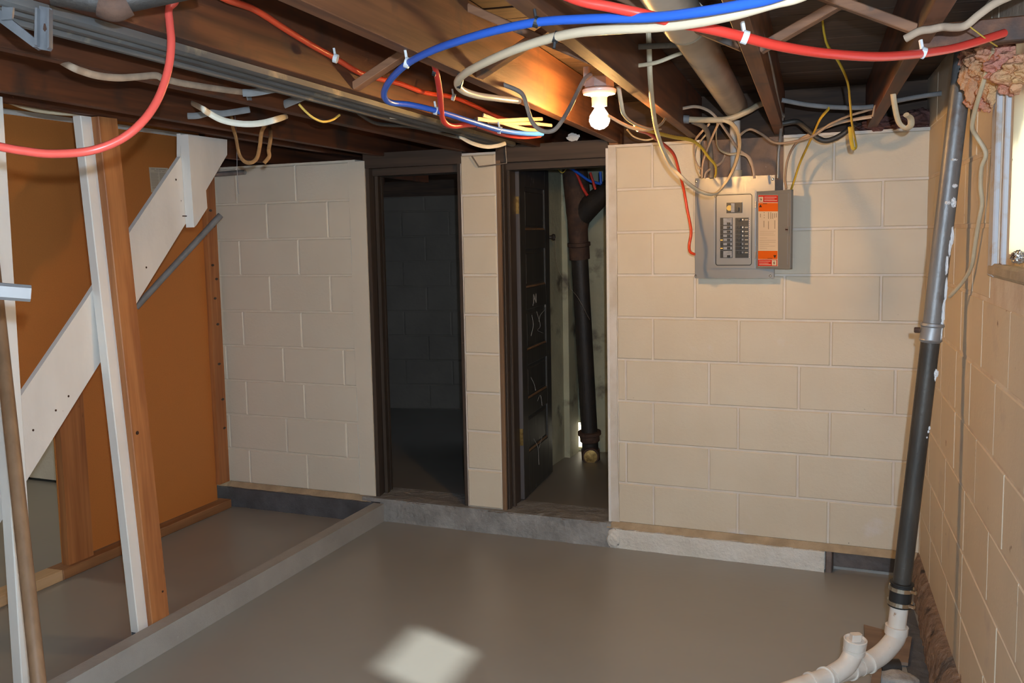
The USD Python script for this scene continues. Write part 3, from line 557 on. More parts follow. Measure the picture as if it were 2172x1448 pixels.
# ================================================================ iron drain pipe and white fittings at the right
YP = -1.15
ax0, ax1 = on_y(2041, 150, YP), on_y(1912, 1245, YP); ad = (ax1 - ax0) / np.linalg.norm(ax1 - ax0)
def axp(py): 
    f = lambda t: (lambda q: 724 - FPX * ((q - CAM) @ UP) / ((q - CAM) @ FWD))(ax0 + ad * t); lo, hi = -1.0, 3.0
    for _ in range(50):
        mid = (lo + hi) / 2
        if f(mid) < py: lo = mid
        else: hi = mid
    return ax0 + ad * lo
T = thing('drain_pipe', 'upright dark iron drain pipe ending in white plastic fittings at the right wall', 'pipe')
R_ = .0290
obj('upper_pipe', lathe(axp(60), ad, [(0, R_), (np.linalg.norm(axp(700) - axp(60)), R_)], 24), 'pipeup', T, smooth=60)
obj('iron_pipe', lathe(axp(700), ad, [(0, R_), (np.linalg.norm(axp(1250) - axp(700)), R_)], 24), 'iron', T, smooth=60)
L_ = np.linalg.norm(axp(726) - axp(684))
obj('collar', lathe(axp(684), ad, [(0, R_), (.002, R_ + .006), (.010, R_ + .008), (.014, R_ + .004), (L_ - .012, R_ + .004), (L_ - .008, R_ + .007), (L_, R_)], 24), 'galv', T, smooth=40)
obj('collar_bolt', lathe(axp(700) - X3 * .034 - Y3 * .005, -X3, [(0, .009), (.016, .009), (.018, .006)], 8), 'rust', T)
L_ = np.linalg.norm(axp(1284) - axp(1234))
obj('rubber_coupling', lathe(axp(1234), ad, [(0, R_ + .001), (.001, R_ + .009), (.006, R_ + .009), (.008, R_ + .006), (L_ - .008, R_ + .006), (L_ - .006, R_ + .009), (L_, R_ + .008), (L_ + .001, R_)], 24), 'rubber', T, smooth=40)
for py in (1247, 1277):
    c = obj('hose_clamp', lathe(axp(py) - ad * .007, ad, [(0, R_ + .007), (0, R_ + .0105), (.013, R_ + .0105), (.013, R_ + .007)], 24), 'steel', T)
    s0 = axp(py) + X3 * .030 - Y3 * .022; obj('screw', lathe(s0, V(.7, -.4, 0), [(0, .007), (.018, .007), (.020, .004)], 8), 'steel', c)
obj('plastic_pipe', lathe(axp(1280), ad, [(0, R_), (np.linalg.norm(axp(1340) - axp(1280)), R_)], 24), 'pvc', T, smooth=60)
def wz(px, py, z): return on_z(px, py, z)
e_c = axp(1334); L_ = .030
obj('elbow_hub', lathe(e_c - ad * .012, ad, [(0, R_), (0, R_ + .008), (.028, R_ + .008), (.030, R_ + .002)], 24), 'pvc', T, smooth=40)
EL = [e_c, axp(1352), at(1879, 1378, 3.23), at(1855, 1397, 3.20), at(1822, 1413, 3.16)]
obj('elbow', tube(EL, R_ + .003, 22, n=8), 'pvc', T, smooth=60)
run = [at(1822, 1413, 3.16), at(1770, 1431, 3.10), at(1700, 1456, 3.02), at(1640, 1478, 2.96)]
obj('plastic_run', tube(run, R_ + .0015, 22), 'pvc', T, smooth=60)
def ring(P, d, r0, r1, L): d = d / np.linalg.norm(d); return lathe(P, d, [(0, r0), (0, r1), (L, r1), (L, r0)], 24)
for a, b in (((1843, 1404, 3.18), (1835, 1408, 3.17)), ((1805, 1419, 3.14), (1798, 1421.5, 3.13)), ((1752, 1437, 3.08), (1746, 1439, 3.07)), ((1722, 1448, 3.045), (1716, 1450, 3.04))):
    a, b = at(*a), at(*b); obj('socket_rim', ring(a, b - a, R_, R_ + .0065, .008), 'pvc', T, smooth=40)
br0, br1 = at(1772, 1430, 3.10), at(1815, 1352, 3.13); bdn = (br1 - br0) / np.linalg.norm(br1 - br0)
kx = [at(1765, 1432, 3.09), at(1793, 1413, 3.11), at(1806, 1393, 3.125), at(1812, 1372, 3.13)]
obj('wye_branch', tube(kx, R_ + .002, 22), 'pvc', T, smooth=60)
ch0 = at(1811, 1384, 3.13); cdir = V(.10, -.10, 1.0); cdir /= np.linalg.norm(cdir)
obj('cleanout_hub', lathe(ch0, cdir, [(0, R_), (0, R_ + .006), (.016, R_ + .006), (.017, R_ + .0035), (.019, R_ + .006), (.048, R_ + .0075), (.050, R_ + .004), (.044, R_ - .001), (.044, .001)], 26), 'pvc', T, smooth=40)
obj('cleanout_plug', rect8(ch0 + cdir * .043, cdir * .024, V(.7, .4, 0) * .040, V(-.4, .7, 0) * .034, .004), 'pvc', T)
for q in ((1808, 1362), (1799, 1396)):
    c = at(*q, 3.10); 
# paint splashes on the iron pipe
def splash(px, py, rx, rz):
    c = axp(py); n = CAM - c; n[2] = 0; n /= np.linalg.norm(n); rt = np.cross(Z3, n); u = (on_y(px, py, YP)[0] - c[0]) ; u = max(-.9, min(.9, u / R_)); nn = rt * u * (1 if rt[0] > 0 else -1) + n * math.sqrt(1 - u * u)
    return lump(c + nn * R_, (rx, rx, rz), .5, 9, int(py), 2)
obj('paint_splash', cat(*[splash(*s) for s in [(1990, 790, .008, .014), (1986, 797, .004, .012), (1971, 905, .0045, .006), (1969, 912, .004, .005), (1966, 924, .003, .003), (2022, 430, .008, .015), (2010, 430, .008, .006), (2025, 395, .008, .006), (2019, 500, .006, .03), (2014, 525, .004, .025), (2008, 560, .005, .03), (2008, 610, .005, .04), (2003, 660, .006, .05), (2000, 700, .006, .03), (2024, 340, .009, .004)]]), 'whitesplash', T, kind='stuff')
# rubble ledge along the right wall
def ledge_mesh():
    prof = [(-.002, .128), (.015, .122), (.034, .098), (.046, .065), (.054, .03), (.058, .0)]; S = np.linspace(-.02, 4.3, 260); P = []
    for i, s in enumerate(S):
        for j, (o_, z) in enumerate(prof):
            d = (meshkit.fbm(np.array([[s * 26, o_ * 90, z * 60]]), 4, 21)[0] - .5) * .045 * (j > 0); t = min(1, .55 + s * .5)
            P.append(R0 + RD * s + RN * (o_ * t + d * .6) + Z3 * max(z + d * (j < 5) * .7, 0 if j < 5 else 0))
    k = len(prof); F = []
    for i in range(len(S) - 1):
        for j in range(k - 1): a = i * k + j; F += [[a, a + k, a + k + 1], [a, a + k + 1, a + 1]]
    return np.array(P), np.array(F)
single('baseboard_right', ledge_mesh(), 'brownledge', 'crumbling brown rubble ledge along the foot of the right wall', 'ledge', kind='structure', smooth=50)
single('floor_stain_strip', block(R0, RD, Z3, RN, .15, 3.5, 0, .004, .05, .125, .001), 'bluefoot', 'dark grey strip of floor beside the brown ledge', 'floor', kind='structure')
# rubble around the pit
single('plywood_scrap', plate([on_z(*q, .006) for q in [(1832, 1330), (1934, 1357), (1926, 1412), (1838, 1402)]], Z3 * .012), 'cardboard', 'brown plywood scrap lying on the floor behind the white elbow', 'board')
single('wood_strip', plate([on_z(*q, .006) for q in [(1855, 1408), (1872, 1412), (1864, 1500), (1842, 1500)]], Z3 * .03), 'cardboard', 'narrow tan wood strip under the white pipe', 'board')
single('concrete_chunk', lump(on_z(1900, 1438, .015), (.075, .055, .022), .25, 6, 6, 3), 'rubble', 'pale broken concrete lump beside the black pipe stub', 'rubble', smooth=40)
a, b = on_z(1866, 1414, .034), on_z(1907, 1413, .034); dd = (b - a) / np.linalg.norm(b - a)
single('pipe_stub', lathe(a, dd, [(0, .001), (0, .026), (np.linalg.norm(b - a), .026), (np.linalg.norm(b - a), .020), (.02, .020), (.02, .001)], 18), 'blackiron', 'short open black pipe stub on the floor in the corner', 'pipe', smooth=40)
# ================================================================ drain stack in the side room
T = thing('drain_stack', 'black cast iron drain stack with rusty hubs inside the right doorway', 'pipe')
s0, s1 = on_y(1253, 965, 1.24), on_y(1228, 520, 1.10)
sd = (s1 - s0) / np.linalg.norm(s1 - s0)
obj('pipe', tube([s0, s1], .051, 22, raw=True), 'blackiron', T, smooth=60)
def sax(py, px=None): t = (965 - py) / 445.; return s0 + (s1 - s0) * t
obj('hub', lathe(sax(548), sd, [(0, .052), (.0, .062), (.075, .062), (.080, .070), (.100, .070), (.102, .05)], 22), 'rust', T, smooth=40)
obj('hub', lathe(sax(936), sd, [(0, .052), (.01, .062), (.045, .062), (.050, .073), (.070, .073), (.072, .05)], 22), 'rust', T, smooth=40)
obj('base_tee', lathe(sax(985), sd, [(0, .045), (.01, .058), (.10, .058)], 22), 'rust', T, smooth=40)
cc = sax(962); dv = (CAM - cc) * V(1, 1, 0); dv /= np.linalg.norm(dv)
obj('cleanout_cap', lathe(cc + dv * .03, dv, [(0, .052), (.045, .052), (.048, .046), (.050, .001)], 22), 'rust', T, smooth=40)
obj('brass_plug', lathe(cc + dv * .079, dv, [(0, .042), (.006, .042), (.008, .02), (.009, .001)], 20), 'brass', T, smooth=40)
tp = sax(520); 
obj('upper_fitting', tube([tp, tp + sd * .10, tp + sd * .20 + V(.01, 0, 0), on_y(1222, 385, 1.10), on_y(1215, 330, 1.10)], [.058, .060, .075, .078, .07], 22), 'rust', T, smooth=60)
obj('side_branch', tube([on_y(1225, 470, 1.09), on_y(1248, 440, 1.06), on_y(1275, 415, 1.03), on_y(1310, 390, 1.0)], [.06, .066, .062, .060], 22), 'blackiron', T, smooth=60)
def yw(*pts, y): return [on_y(px, py, y) for px, py in pts]
single('plastic_pipe', tube(yw((1216, 352), (1226, 375), (1236, 398), (1246, 415), y=.95), .0085, 10), 'pexred', 'faint red plastic pipe sloping down inside the side room doorway', 'pipe', smooth=60)
single('plastic_pipe', tube(yw((1252, 366), (1258, 385), (1263, 402), y=.9), .0075, 10), 'pexred', 'short red plastic pipe beside the blue riser inside the side room', 'pipe', smooth=60)
single('plastic_pipe', tube(yw((1186, 350), (1205, 354), (1228, 368), (1250, 383), (1275, 390), y=.92), .0085, 10), 'pexblue', 'blue plastic pipe crossing inside the top of the right doorway', 'pipe', smooth=60)
single('plastic_pipe', tube(yw((1273, 364), (1275, 390), y=.9), .0085, 10), 'pexblue', 'short blue plastic riser at the right edge of the right doorway', 'pipe', smooth=60)
single('wire', tube(yw((1180, 355), (1192, 366), (1200, 360), (1203, 352), y=.8), .003, 6), 'romexy', 'thin yellow wire loop inside the right doorway', 'wire', smooth=60)
single('wire', tube(yw((1178, 505), (1181, 560), (1200, 600), (1225, 630), (1251, 678), y=.75), .0012, 5), 'dustcable', 'thin sagging wire behind the open door in front of the black stack', 'wire', smooth=60)
# ================================================================ lamp
T = thing('ceiling_lamp', 'bare glowing bulb in a white porcelain lampholder under a joist', 'lamp')
ft = BULB + V(0, 0, .105)
bw = obj('lit_bulb', lathe(BULB + V(0, 0, -.036), Z3, [(0, .001), (.004, .016), (.014, .029), (.030, .036), (.046, .034), (.062, .024), (.072, .017), (.082, .0165)], 24), 'bulb', T, smooth=60)
obj('lampholder', lathe(ft + V(0, 0, -.062), Z3, [(0, .020), (.0, .026), (.030, .027), (.036, .033), (.040, .054), (.048, .058), (.055, .058), (.060, .052), (.062, .001)], 28), 'porcelain', T, smooth=40)
obj('outlet_box', lathe(ft + V(0, 0, .0), Z3, [(0, .001), (0, .052), (.002, .053), (.030, .050), (.034, .048), (.036, .001)], 8), 'boxgrey', T)
obj('mounting_ear', abox(ft[0] - .055, ft[0] - .035, ft[1] - .01, ft[1] + .01, ft[2] + .01, JZ + .14), 'boxgrey', T)
# ================================================================ duct, channel, brackets
a, b = JJ_ = (on_j(1418, 38, .625), on_j(1545, 225, .615))
dz = .055
T = thing('round_duct', 'dusty round galvanised duct lying between two joists', 'duct')
p0, p1 = jp(.64, -3.3, 2.06), jp(.63, -.28, 2.06); pm = jp(.64, -2.02, 2.06); dj = (p1 - p0) / np.linalg.norm(p1 - p0)
obj('near_section', lathe(p0, dj, [(0, .054), (np.linalg.norm(pm - p0), .054), (np.linalg.norm(pm - p0), .050)], 28), 'ductb', T, smooth=60)
obj('far_section', lathe(pm - dj * .02, dj, [(0, .051), (np.linalg.norm(p1 - pm), .051), (np.linalg.norm(p1 - pm) + .012, .045), (np.linalg.norm(p1 - pm) + .014, .001)], 28), 'duct', T, smooth=60)
obj('lap_seam', lathe(pm - dj * .012, dj, [(0, .05), (0, .0565), (.012, .0565), (.012, .05)], 28), 'duct', T, smooth=40)
T = thing('zinc_channel', 'long ridged weathered zinc channel fixed under the left joists', 'channel')
cs = [(-.490, 1.964), (-.490, 1.944), (-.478, 1.944), (-.474, 1.954), (-.452, 1.954), (-.446, 1.947), (-.430, 1.947), (-.424, 1.955), (-.396, 1.955), (-.392, 1.945), (-.382, 1.945), (-.372, 1.949), (-.372, 1.964)]
pts = [jp(x, -5.0, z) for x, z in cs]; nA = jp(0, -.32, 0) - jp(0, -5.0, 0)
obj('channel', slab(Polygon([((p - pts[0]) @ JN, p[2]) for p in pts]), V(*pts[0][:2], 0), JN, Z3, JD, 0, np.linalg.norm(nA)), 'channel', T)
T = thing('zinc_bracket', 'pale zinc bracket with a keyhole slot at the top left', 'bracket')
bz = 2.05
def bp(px, py): return at(px, py, w_b)
w_b = 1.70
obj('slotted_plate', plate([at(q[0], q[1], w_b) for q in [(83, 12), (110, 18), (110, 102), (106, 108), (84, 104), (77, 98)]], FWD * .004), 'bracket', T)
obj('flange', plate([at(q[0], q[1], w_b - .002) for q in [(106, 22), (111, 23), (111, 104), (107, 107)]], -FWD * .012), 'bracket', T)
obj('flange', plate([at(q[0], q[1], w_b - .002) for q in [(80, 20), (85, 20), (84, 100), (78, 98)]], -FWD * .010), 'bracket', T)
obj('keyhole', plate([at(q[0], q[1], w_b - .0006) for q in [(93, 50), (96, 50), (99, 62), (95, 67), (91, 62)]], FWD * .001), 'blackink', T)
obj('arm', plate([at(q[0], q[1], w_b + .004) for q in [(0, 20), (20, 38), (75, 82), (80, 98), (70, 100), (0, 48), (-60, 5), (-60, -25)]], FWD * .02), 'bracket', T)
obj('end_plate', plate([at(q[0], q[1], w_b - .004) for q in [(4, 12), (28, 10), (25, 40), (2, 42)]], FWD * .006), 'bracket', T)
T = thing('pipe_run', 'pair of grey pipe ends joined by a rusty coupling at the top left edge', 'pipe')
g0, g1, g2, g3 = at(110, -14, 1.66), at(214, 4, 1.68), at(268, 2, 1.69), at(420, -30, 1.72)
obj('pipe', tube([g0, g1], .020, 14, raw=True), 'blackiron', T, smooth=60); obj('pipe', tube([g2, g3], .020, 14, raw=True), 'blackiron', T, smooth=60)
obj('coupling', tube([g1, g1 * .5 + g2 * .5 - Z3 * .008, g2], .026, 16), 'rust', T, smooth=60)
# ================================================================ insulation
T = thing('insulation', 'ragged pink and orange glass wool batt bulging above the window', 'insulation')
for i, (px, py, w, sx, sz) in enumerate([(2085, 150, 2.75, .055, .085), (2110, 125, 2.65, .07, .06), (2128, 170, 2.58, .06, .06), (2160, 140, 2.45, .07, .05), (2165, 172, 2.42, .05, .035), (2080, 200, 2.85, .04, .045), (2075, 115, 2.95, .05, .06), (2230, 150, 2.3, .10, .06), (2105, 205, 2.7, .035, .04), (2140, 110, 2.5, .07, .045)]):
    obj('wool_tuft', lump(at(px, py, w), (sx, sx, sz), .5, 8, 30 + i, 5), 'insul', T, smooth=True)
T = thing('insulation', 'dusty dark pink rim insulation stuffed behind the drain pipe', 'insulation')
for i, (px, py, sx, sz, m) in enumerate([(1900, 262, .10, .035, 'insuld'), (1955, 255, .10, .045, 'insuld'), (1995, 252, .06, .05, 'insul'), (1855, 268, .06, .03, 'insuld'), (2012, 258, .05, .05, 'insul')]):
    obj('wool_tuft', lump(on_y(px, py, .06), (sx, .07, sz), .5, 9, 50 + i, 4), m, T, smooth=True)
# ================================================================ breaker panel
PY = -.06
def rY(px0, py0, px1, py1, yf, yb, ch=.002):
    a, b = on_y(px0, py0, yf), on_y(px1, py1, yf); return abox(min(a[0], b[0]), max(a[0], b[0]), yf, yb, min(a[2], b[2]), max(a[2], b[2]), ch)
T = thing('electrical_panel', 'grey metal breaker panel with its door swung open on the cream wall', 'breaker panel')
obj('box', rY(1478, 382, 1639, 587, PY + .004, -.002), 'panel', T)
obj('cover', rY(1474, 378, 1642, 590, PY, PY + .004), 'panel', T)
ca, cb = on_y(1509, 406, PY), on_y(1603, 570, PY); ia, ib = on_y(1518, 413, PY), on_y(1595, 563, PY)
rim = sbox(ca[0], cb[2], cb[0], ca[2]).difference(sbox(ia[0] + .012, ib[2] + .012, ib[0] - .012, ia[2] - .012).buffer(.012))
obj('door_rim', cat(slab(rim, V(0, PY, 0), X3, Z3, -Y3, 0, .004), slab(rim.buffer(-.0022), V(0, PY, 0), X3, Z3, -Y3, .004, .0075), slab(rim.buffer(-.0045), V(0, PY, 0), X3, Z3, -Y3, .0075, .0095)), 'panel', T)
rim2 = sbox(ia[0] + .012, ib[2] + .012, ib[0] - .012, ia[2] - .012).buffer(.012); rim2 = rim2.difference(rim2.buffer(-.004))
obj('rim_groove', slab(rim2, V(0, PY, 0), X3, Z3, -Y3, 0, .0015), 'breaker', T)
for px, py in ((1477, 385), (1639, 380), (1476, 585), (1634, 585)):
    c = on_y(px, py, PY); obj('cover_screw', lathe(c, -Y3, [(0, .006), (.002, .006), (.004, .003), (.0042, .0005)], 10), 'chrome', T)
def breaker(px0, py0, px1, py1, left, double):
    B = obj('circuit_breaker', rY(px0, py0 + .4, px1, py1 - .4, PY - .004, PY + .02, .001), 'breaker', T)
    w = px1 - px0; h = py1 - py0
    if left:
        obj('label_face', rY(px0 + w * .25, py0 + 1.2, px1 - 1, py1 - (2.0 if not double else 1.5), PY - .0055, PY - .003, .0005), 'breakergrey', B)
        ty = py0 + (h * .62 if double else h * .22)
        obj('toggle', rY(px0 + w * .56, ty, px0 + w * .80, ty + 4.5, PY - .013, PY - .003, .001), 'breaker', B)
    else:
        ty = py0 + (1.5 if not double else 2)
        obj('toggle', rY(px0 + w * .18, ty, px0 + w * .42, ty + 4.5, PY - .013, PY - .003, .001), 'breaker', B)
        obj('rating_dot', rY(px0 + w * .50, ty + .5, px0 + w * .62, ty + 4.0, PY - .006, PY - .003, .001), 'chrome' if py0 < 500 else 'breakergrey', B)
        obj('rating_label', rY(px0 + w * .72, ty + 1.2, px0 + w * .97, ty + 3.8, PY - .0055, PY - .003, .0005), 'greyink', B)
yl = [461.5, 478, 487, 496, 504.5, 513.5, 522, 531, 547]
for i in range(8):
    d = i in (0, 7); breaker(1527.5, yl[i], 1553.5, yl[i + 1], True, d); breaker(1559.5, yl[i], 1587.5, yl[i + 1], False, d)
for i in (4, 6):
    obj('yellow_mark', rY(1528, yl[i] + 3, 1533, yl[i] + 6, PY - .0055, PY - .003, .0005), 'yellow', T)
obj('number_strip', cat(*[rY(1588.6, y, 1589.8, y + 1.6, PY - .0006, PY + .001, .0002) for y in np.arange(467, 546, 4.3)]), 'whiteink', T, kind='stuff')
B = obj('main_breaker', rY(1541, 430, 1574, 451, PY - .006, PY + .02, .001), 'breaker', T)
obj('label_face', rY(1550.5, 431, 1558, 450, PY - .0075, PY - .004, .0005), 'breakergrey', B); obj('toggle', rY(1561, 440, 1567, 447, PY - .018, PY - .004, .001), 'breaker', B)
c = on_y(1547, 441, PY - .008); obj('round_tag', lathe(c + Y3 * .003, -Y3, [(0, .0125), (.002, .0125), (.0022, .0005)], 20), 'yellow', B)
obj('catch', rY(1511, 490, 1515, 497, PY - .008, PY, .001), 'paneldark', T)
DH = on_y(1604, 488, PY - .008); de = on_y(1677, 488, -.15); dux = V(de[0] - DH[0], de[1] - DH[1], 0); DL = np.linalg.norm(dux); dux /= DL; dnx = np.cross(dux, Z3); dnx = dnx if dnx[1] < 0 else -dnx
DH = V(DH[0], DH[1], 0)
def od(px, py, off=0): return onp(px, py, dnx, DH @ dnx + off)
zt_, zb_ = (od(1605, 405)[2] + od(1679, 403)[2]) / 2, (od(1603, 568)[2] + od(1673, 572)[2]) / 2
def dbox(u0, u1, z0, z1, n0, n1, c=.001): return block(DH, dux, Z3, dnx, u0, u1, z0, z1, n0, n1, c)
Dp = obj('panel_door', dbox(0, DL, zb_, zt_, -.004, 0), 'paneldark', T, label='darker grey open door with warning labels')
obj('door_lip', cat(dbox(0, DL, zt_ - .004, zt_, -.016, -.003), dbox(0, DL, zb_, zb_ + .004, -.016, -.003), dbox(DL - .004, DL, zb_, zt_, -.016, -.003)), 'paneldark', Dp)
obj('inner_rib', cat(dbox(.02, DL - .012, zt_ - .016, zt_ - .013, 0, .0012, .0005), dbox(DL - .016, DL - .013, zb_ + .02, zt_ - .016, 0, .0012, .0005), dbox(.005, .008, zb_ + .01, zt_ - .01, 0, .003, .0005)), 'panel', Dp)
def lab(x0, y0, x1, y1, off): return plate([od(x0, y0, off), od(x1, y0, off), od(x1, y1, off), od(x0, y1, off)], -dnx * .0006)
def labq(pts, off): return plate([od(x, y, off) for x, y in pts], -dnx * .0004)
obj('paper_label', lab(1608.3, 413.5, 1650, 564.5, .0010), 'paper', Dp, label='cream paper label of fine print')
obj('red_label', lab(1608.6, 414, 1650, 428.8, .0017), 'red_l', Dp); obj('red_label', lab(1607.5, 550.4, 1648.5, 564, .0017), 'red_l', Dp)
obj('orange_label', lab(1608.6, 430.4, 1650, 448, .0017), 'orange_l', Dp); obj('orange_label', lab(1607.8, 532, 1648.8, 549.2, .0017), 'orange_l', Dp)
obj('lightning_square', lab(1609.6, 417, 1618.6, 428, .0022), 'paper', Dp); obj('lightning_square', lab(1637, 551.5, 1646.8, 563, .0022), 'paper', Dp)
for q in ([(1614.6, 418.3), (1612.4, 423.6), (1614.2, 423.4), (1613.2, 427.2), (1616.2, 422), (1614.3, 422.2)], [(1641.4, 562), (1643.6, 556.6), (1641.8, 556.8), (1642.8, 552.6), (1639.8, 558), (1641.7, 557.8)]): obj('lightning_bolt', labq(q, .0026), 'blackink', Dp)
obj('warning_triangle', labq([(1613, 433), (1616.2, 439.4), (1609.8, 439.4)], .0022), 'blackink', Dp); obj('warning_triangle', labq([(1640.2, 541), (1646.6, 541), (1643.4, 547.6)], .0022), 'blackink', Dp)
lines = [lab(1621, y, 1621 + w, y + 1.1, .0022) for y, w in ((417.5, 26), (421, 22), (424.5, 27))] + [lab(1610, y, 1610 + w, y + 1.1, .0022) for y, w in ((553, 24), (557, 20), (560.5, 25))]
obj('white_print', cat(*lines), 'whiteink', Dp, kind='stuff')
obj('dark_print', cat(lab(1618, 431.3, 1627, 432.3, .0022), lab(1628, 547.6, 1638, 548.6, .0022)), 'blackink', Dp, kind='stuff')
fp = [lab(x, y, x + 1.6, y + h, .0016) for x, y, h in ((1620, 450, 2), (1620, 455, 2), (1620, 460.5, 2), (1629, 450, 14), (1634, 450, 14), (1638, 452, 12), (1642, 452, 10), (1646, 452, 9), (1619.5, 468, 14), (1629, 469, 17), (1642.5, 467, 18), (1612, 453, 8))] + [lab(1611, y, 1611 + w, y + .6, .0016) for y, w in ((490, 34), (494, 30), (498, 33), (504, 16), (509, 35), (513, 34), (517, 20), (521, 33), (526, 16))]
obj('fine_print', cat(*fp), 'ink', Dp, kind='stuff')
L = obj('latch_plate', lab(1661, 480, 1674, 494.5, .004), 'paneldark', Dp)
obj('latch_bar', cat(lab(1666, 483, 1671, 485, .007), lab(1666, 488.5, 1671, 490.5, .007)), 'chrome', L); obj('latch_slot', lab(1665.5, 485.2, 1671, 488.2, .0052), 'blackink', L)
for py in (434, 541): obj('hinge', lathe(DH + Z3 * (od(1603, py)[2] - .014) + dnx * .004 - dux * .002, Z3, [(0, .004), (.028, .004)], 10), 'chrome', T)
# ================================================================ pipes of coloured plastic
def path3(pts): return [p if isinstance(p, np.ndarray) else at(*p) for p in pts]
def jw(px, py, x0): p = on_j(px, py, x0); return p
def pipe(name, pts, r, m, lb, cat_='pipe', n=8, k=14, flat=1.0): return single(name, tube(path3(pts), r, k, flat, n), m, lb, cat_, smooth=60)
R5 = .0082
pipe('plastic_pipe', [(373, -40, 2.02), (372, 0, 2.03), (358, 18, 2.03), (360, 50, 2.02), (363, 95, 2.0), (356, 150, 1.98), (335, 210, 1.95), (302, 258, 1.92), (255, 296, 1.90), (190, 320, 1.88), (110, 326, 1.87), (50, 320, 1.86), (0, 311, 1.85), (-120, 285, 1.83), (-260, 215, 1.83), (-360, 110, 1.85), (-420, 0, 1.88), (-440, -80, 1.9)], R5, 'pexcoral', 'coral red plastic pipe drooping in a curve at the far left')
er = lambda px, py: on_j(px, py, -.337 + .013)
pipe('plastic_pipe', [(445, -20, 2.10), (485, 0, 2.16), er(530, 16), er(560, 32), er(590, 52), er(620, 71), er(665, 98), er(712, 124), er(760, 153), er(800, 166), er(850, 178), er(900, 196), er(960, 206), er(1010, 226), er(1060, 249), er(1110, 262), er(1150, 272)], R5, 'pexorange', 'orange red plastic pipe clipped along the side of the fifth joist')
BL = [(1780, -60, 1.30), (1650, -8, 1.40), (1580, 9, 1.45), (1480, 26, 1.52), (1380, 37, 1.60), (1250, 40, 1.70), (1140, 47, 1.80), (1050, 65, 1.90), (980, 85, 2.0), (920, 106, 2.12), (870, 131, 2.25), (836, 160, 2.38), (817, 188, 2.5), (816, 207, 2.58), (831, 218, 2.66), (870, 222, 2.74), (930, 236, 2.86), (1000, 258, 3.02), (1060, 276, 3.2), (1110, 283, 3.38), (1150, 284, 3.5)]
pipe('plastic_pipe', BL, .0082, 'pexblue', 'bright blue plastic pipe looping across the ceiling')
WH = [(1800, -60, 1.32), (1700, -10, 1.40), (1640, 6, 1.44), (1560, 29, 1.50), (1480, 46, 1.57), (1400, 56, 1.64), (1300, 62, 1.73), (1220, 70, 1.82), (1150, 86, 1.92), (1080, 110, 2.04), (1020, 137, 2.18), (985, 157, 2.3), (970, 175, 2.42), (980, 191, 2.52), (1010, 202, 2.62), (1050, 208, 2.74), (1100, 214, 2.95)]
pipe('plastic_pipe', WH, .0092, 'pexwhite', 'thick cream plastic pipe curving under the blue pipe')
pipe('plastic_pipe', [(1130, -40, 1.66), (1225, 0, 1.64), (1290, 14, 1.63), (1360, 29, 1.62), (1430, 47, 1.62), (1490, 58, 1.63), (1560, 74, 1.65), (1650, 97, 1.70), (1750, 113, 1.77), (1850, 120, 1.86), (1920, 117, 1.93), (1980, 110, 2.0), (2040, 98, 2.06), (2130, 70, 2.12)], .0088, 'pexred', 'long bright red plastic pipe swinging across the ceiling to the right wall')
pipe('plastic_pipe', [(878, -40, 2.30), (886, 0, 2.34), (900, 50, 2.42), (912, 100, 2.52), (925, 150, 2.64), (932, 190, 2.74), (935, 222, 2.82), (938, 248, 2.90), (945, 261, 2.94), (960, 267, 2.98), (985, 265, 3.04), (1010, 265, 3.10), (1040, 275, 3.20), (1070, 285, 3.32), (1110, 290, 3.44), (1145, 287, 3.55)], .0085, 'pexred', 'red plastic pipe dropping past the blue loop then turning right')
def clip(px, py, w, m, lb, s=.012, axis=None, h=None):
    c = at(px, py, w); d = at(px + 6, py + 2, w) - at(px, py, w) if axis is None else axis; d = d / np.linalg.norm(d)
    T = thing('pipe_clip', lb, 'clip', c)
    obj('band', lathe(c - d * s * .45, d, [(0, s * .75), (0, s), (s * .9, s), (s * .9, s * .75)], 14), m, T)
    obj('tail', bar(c + UP * s * .6 - d * s * .1, c + UP * s * (2.1 if h is None else h) - d * s * .4, s * .8, s * .5, RT, .001), m, T)
clip(712, 124, 2.62, 'clipw', 'small white clip on the orange pipe at the upper left')
clip(962, 206, 3.32, 'clipw', 'small white clip on the orange pipe behind the dropping red pipe')
clip(864, 133, 2.262, 'clipw', 'white clip on the blue pipe beside the joist', s=.0125)
clip(925, 235, 2.85, 'clipw', 'white clip on the lower run of the blue pipe left of the red pipe'); clip(1060, 276, 3.2, 'clipw', 'white clip on the lower run of the blue pipe near its far end')
clip(1580, 79, 1.655, 'clipw', 'white hook clip on the long red pipe below the second joist', s=.0115); clip(1957, 112, 1.97, 'clipw', 'white hook clip on the long red pipe below the first joist', s=.0115)
clip(1138, 47, 1.80, 'clipb', 'black clip on the top of the blue loop', s=.0105); clip(1180, 79, 1.875, 'clipb', 'black clip under the cream pipe near the lamp', s=.0115, h=-2.0)
clip(922, 153, 2.64, 'clipb', 'black clip on the dropping red pipe', s=.0105); clip(976, 178, 2.43, 'clipb', 'glossy black clip at the bend of the cream pipe', s=.0115); clip(1010, 266, 3.10, 'clipb', 'black clip on the lower bend of the red pipe', s=.0105)
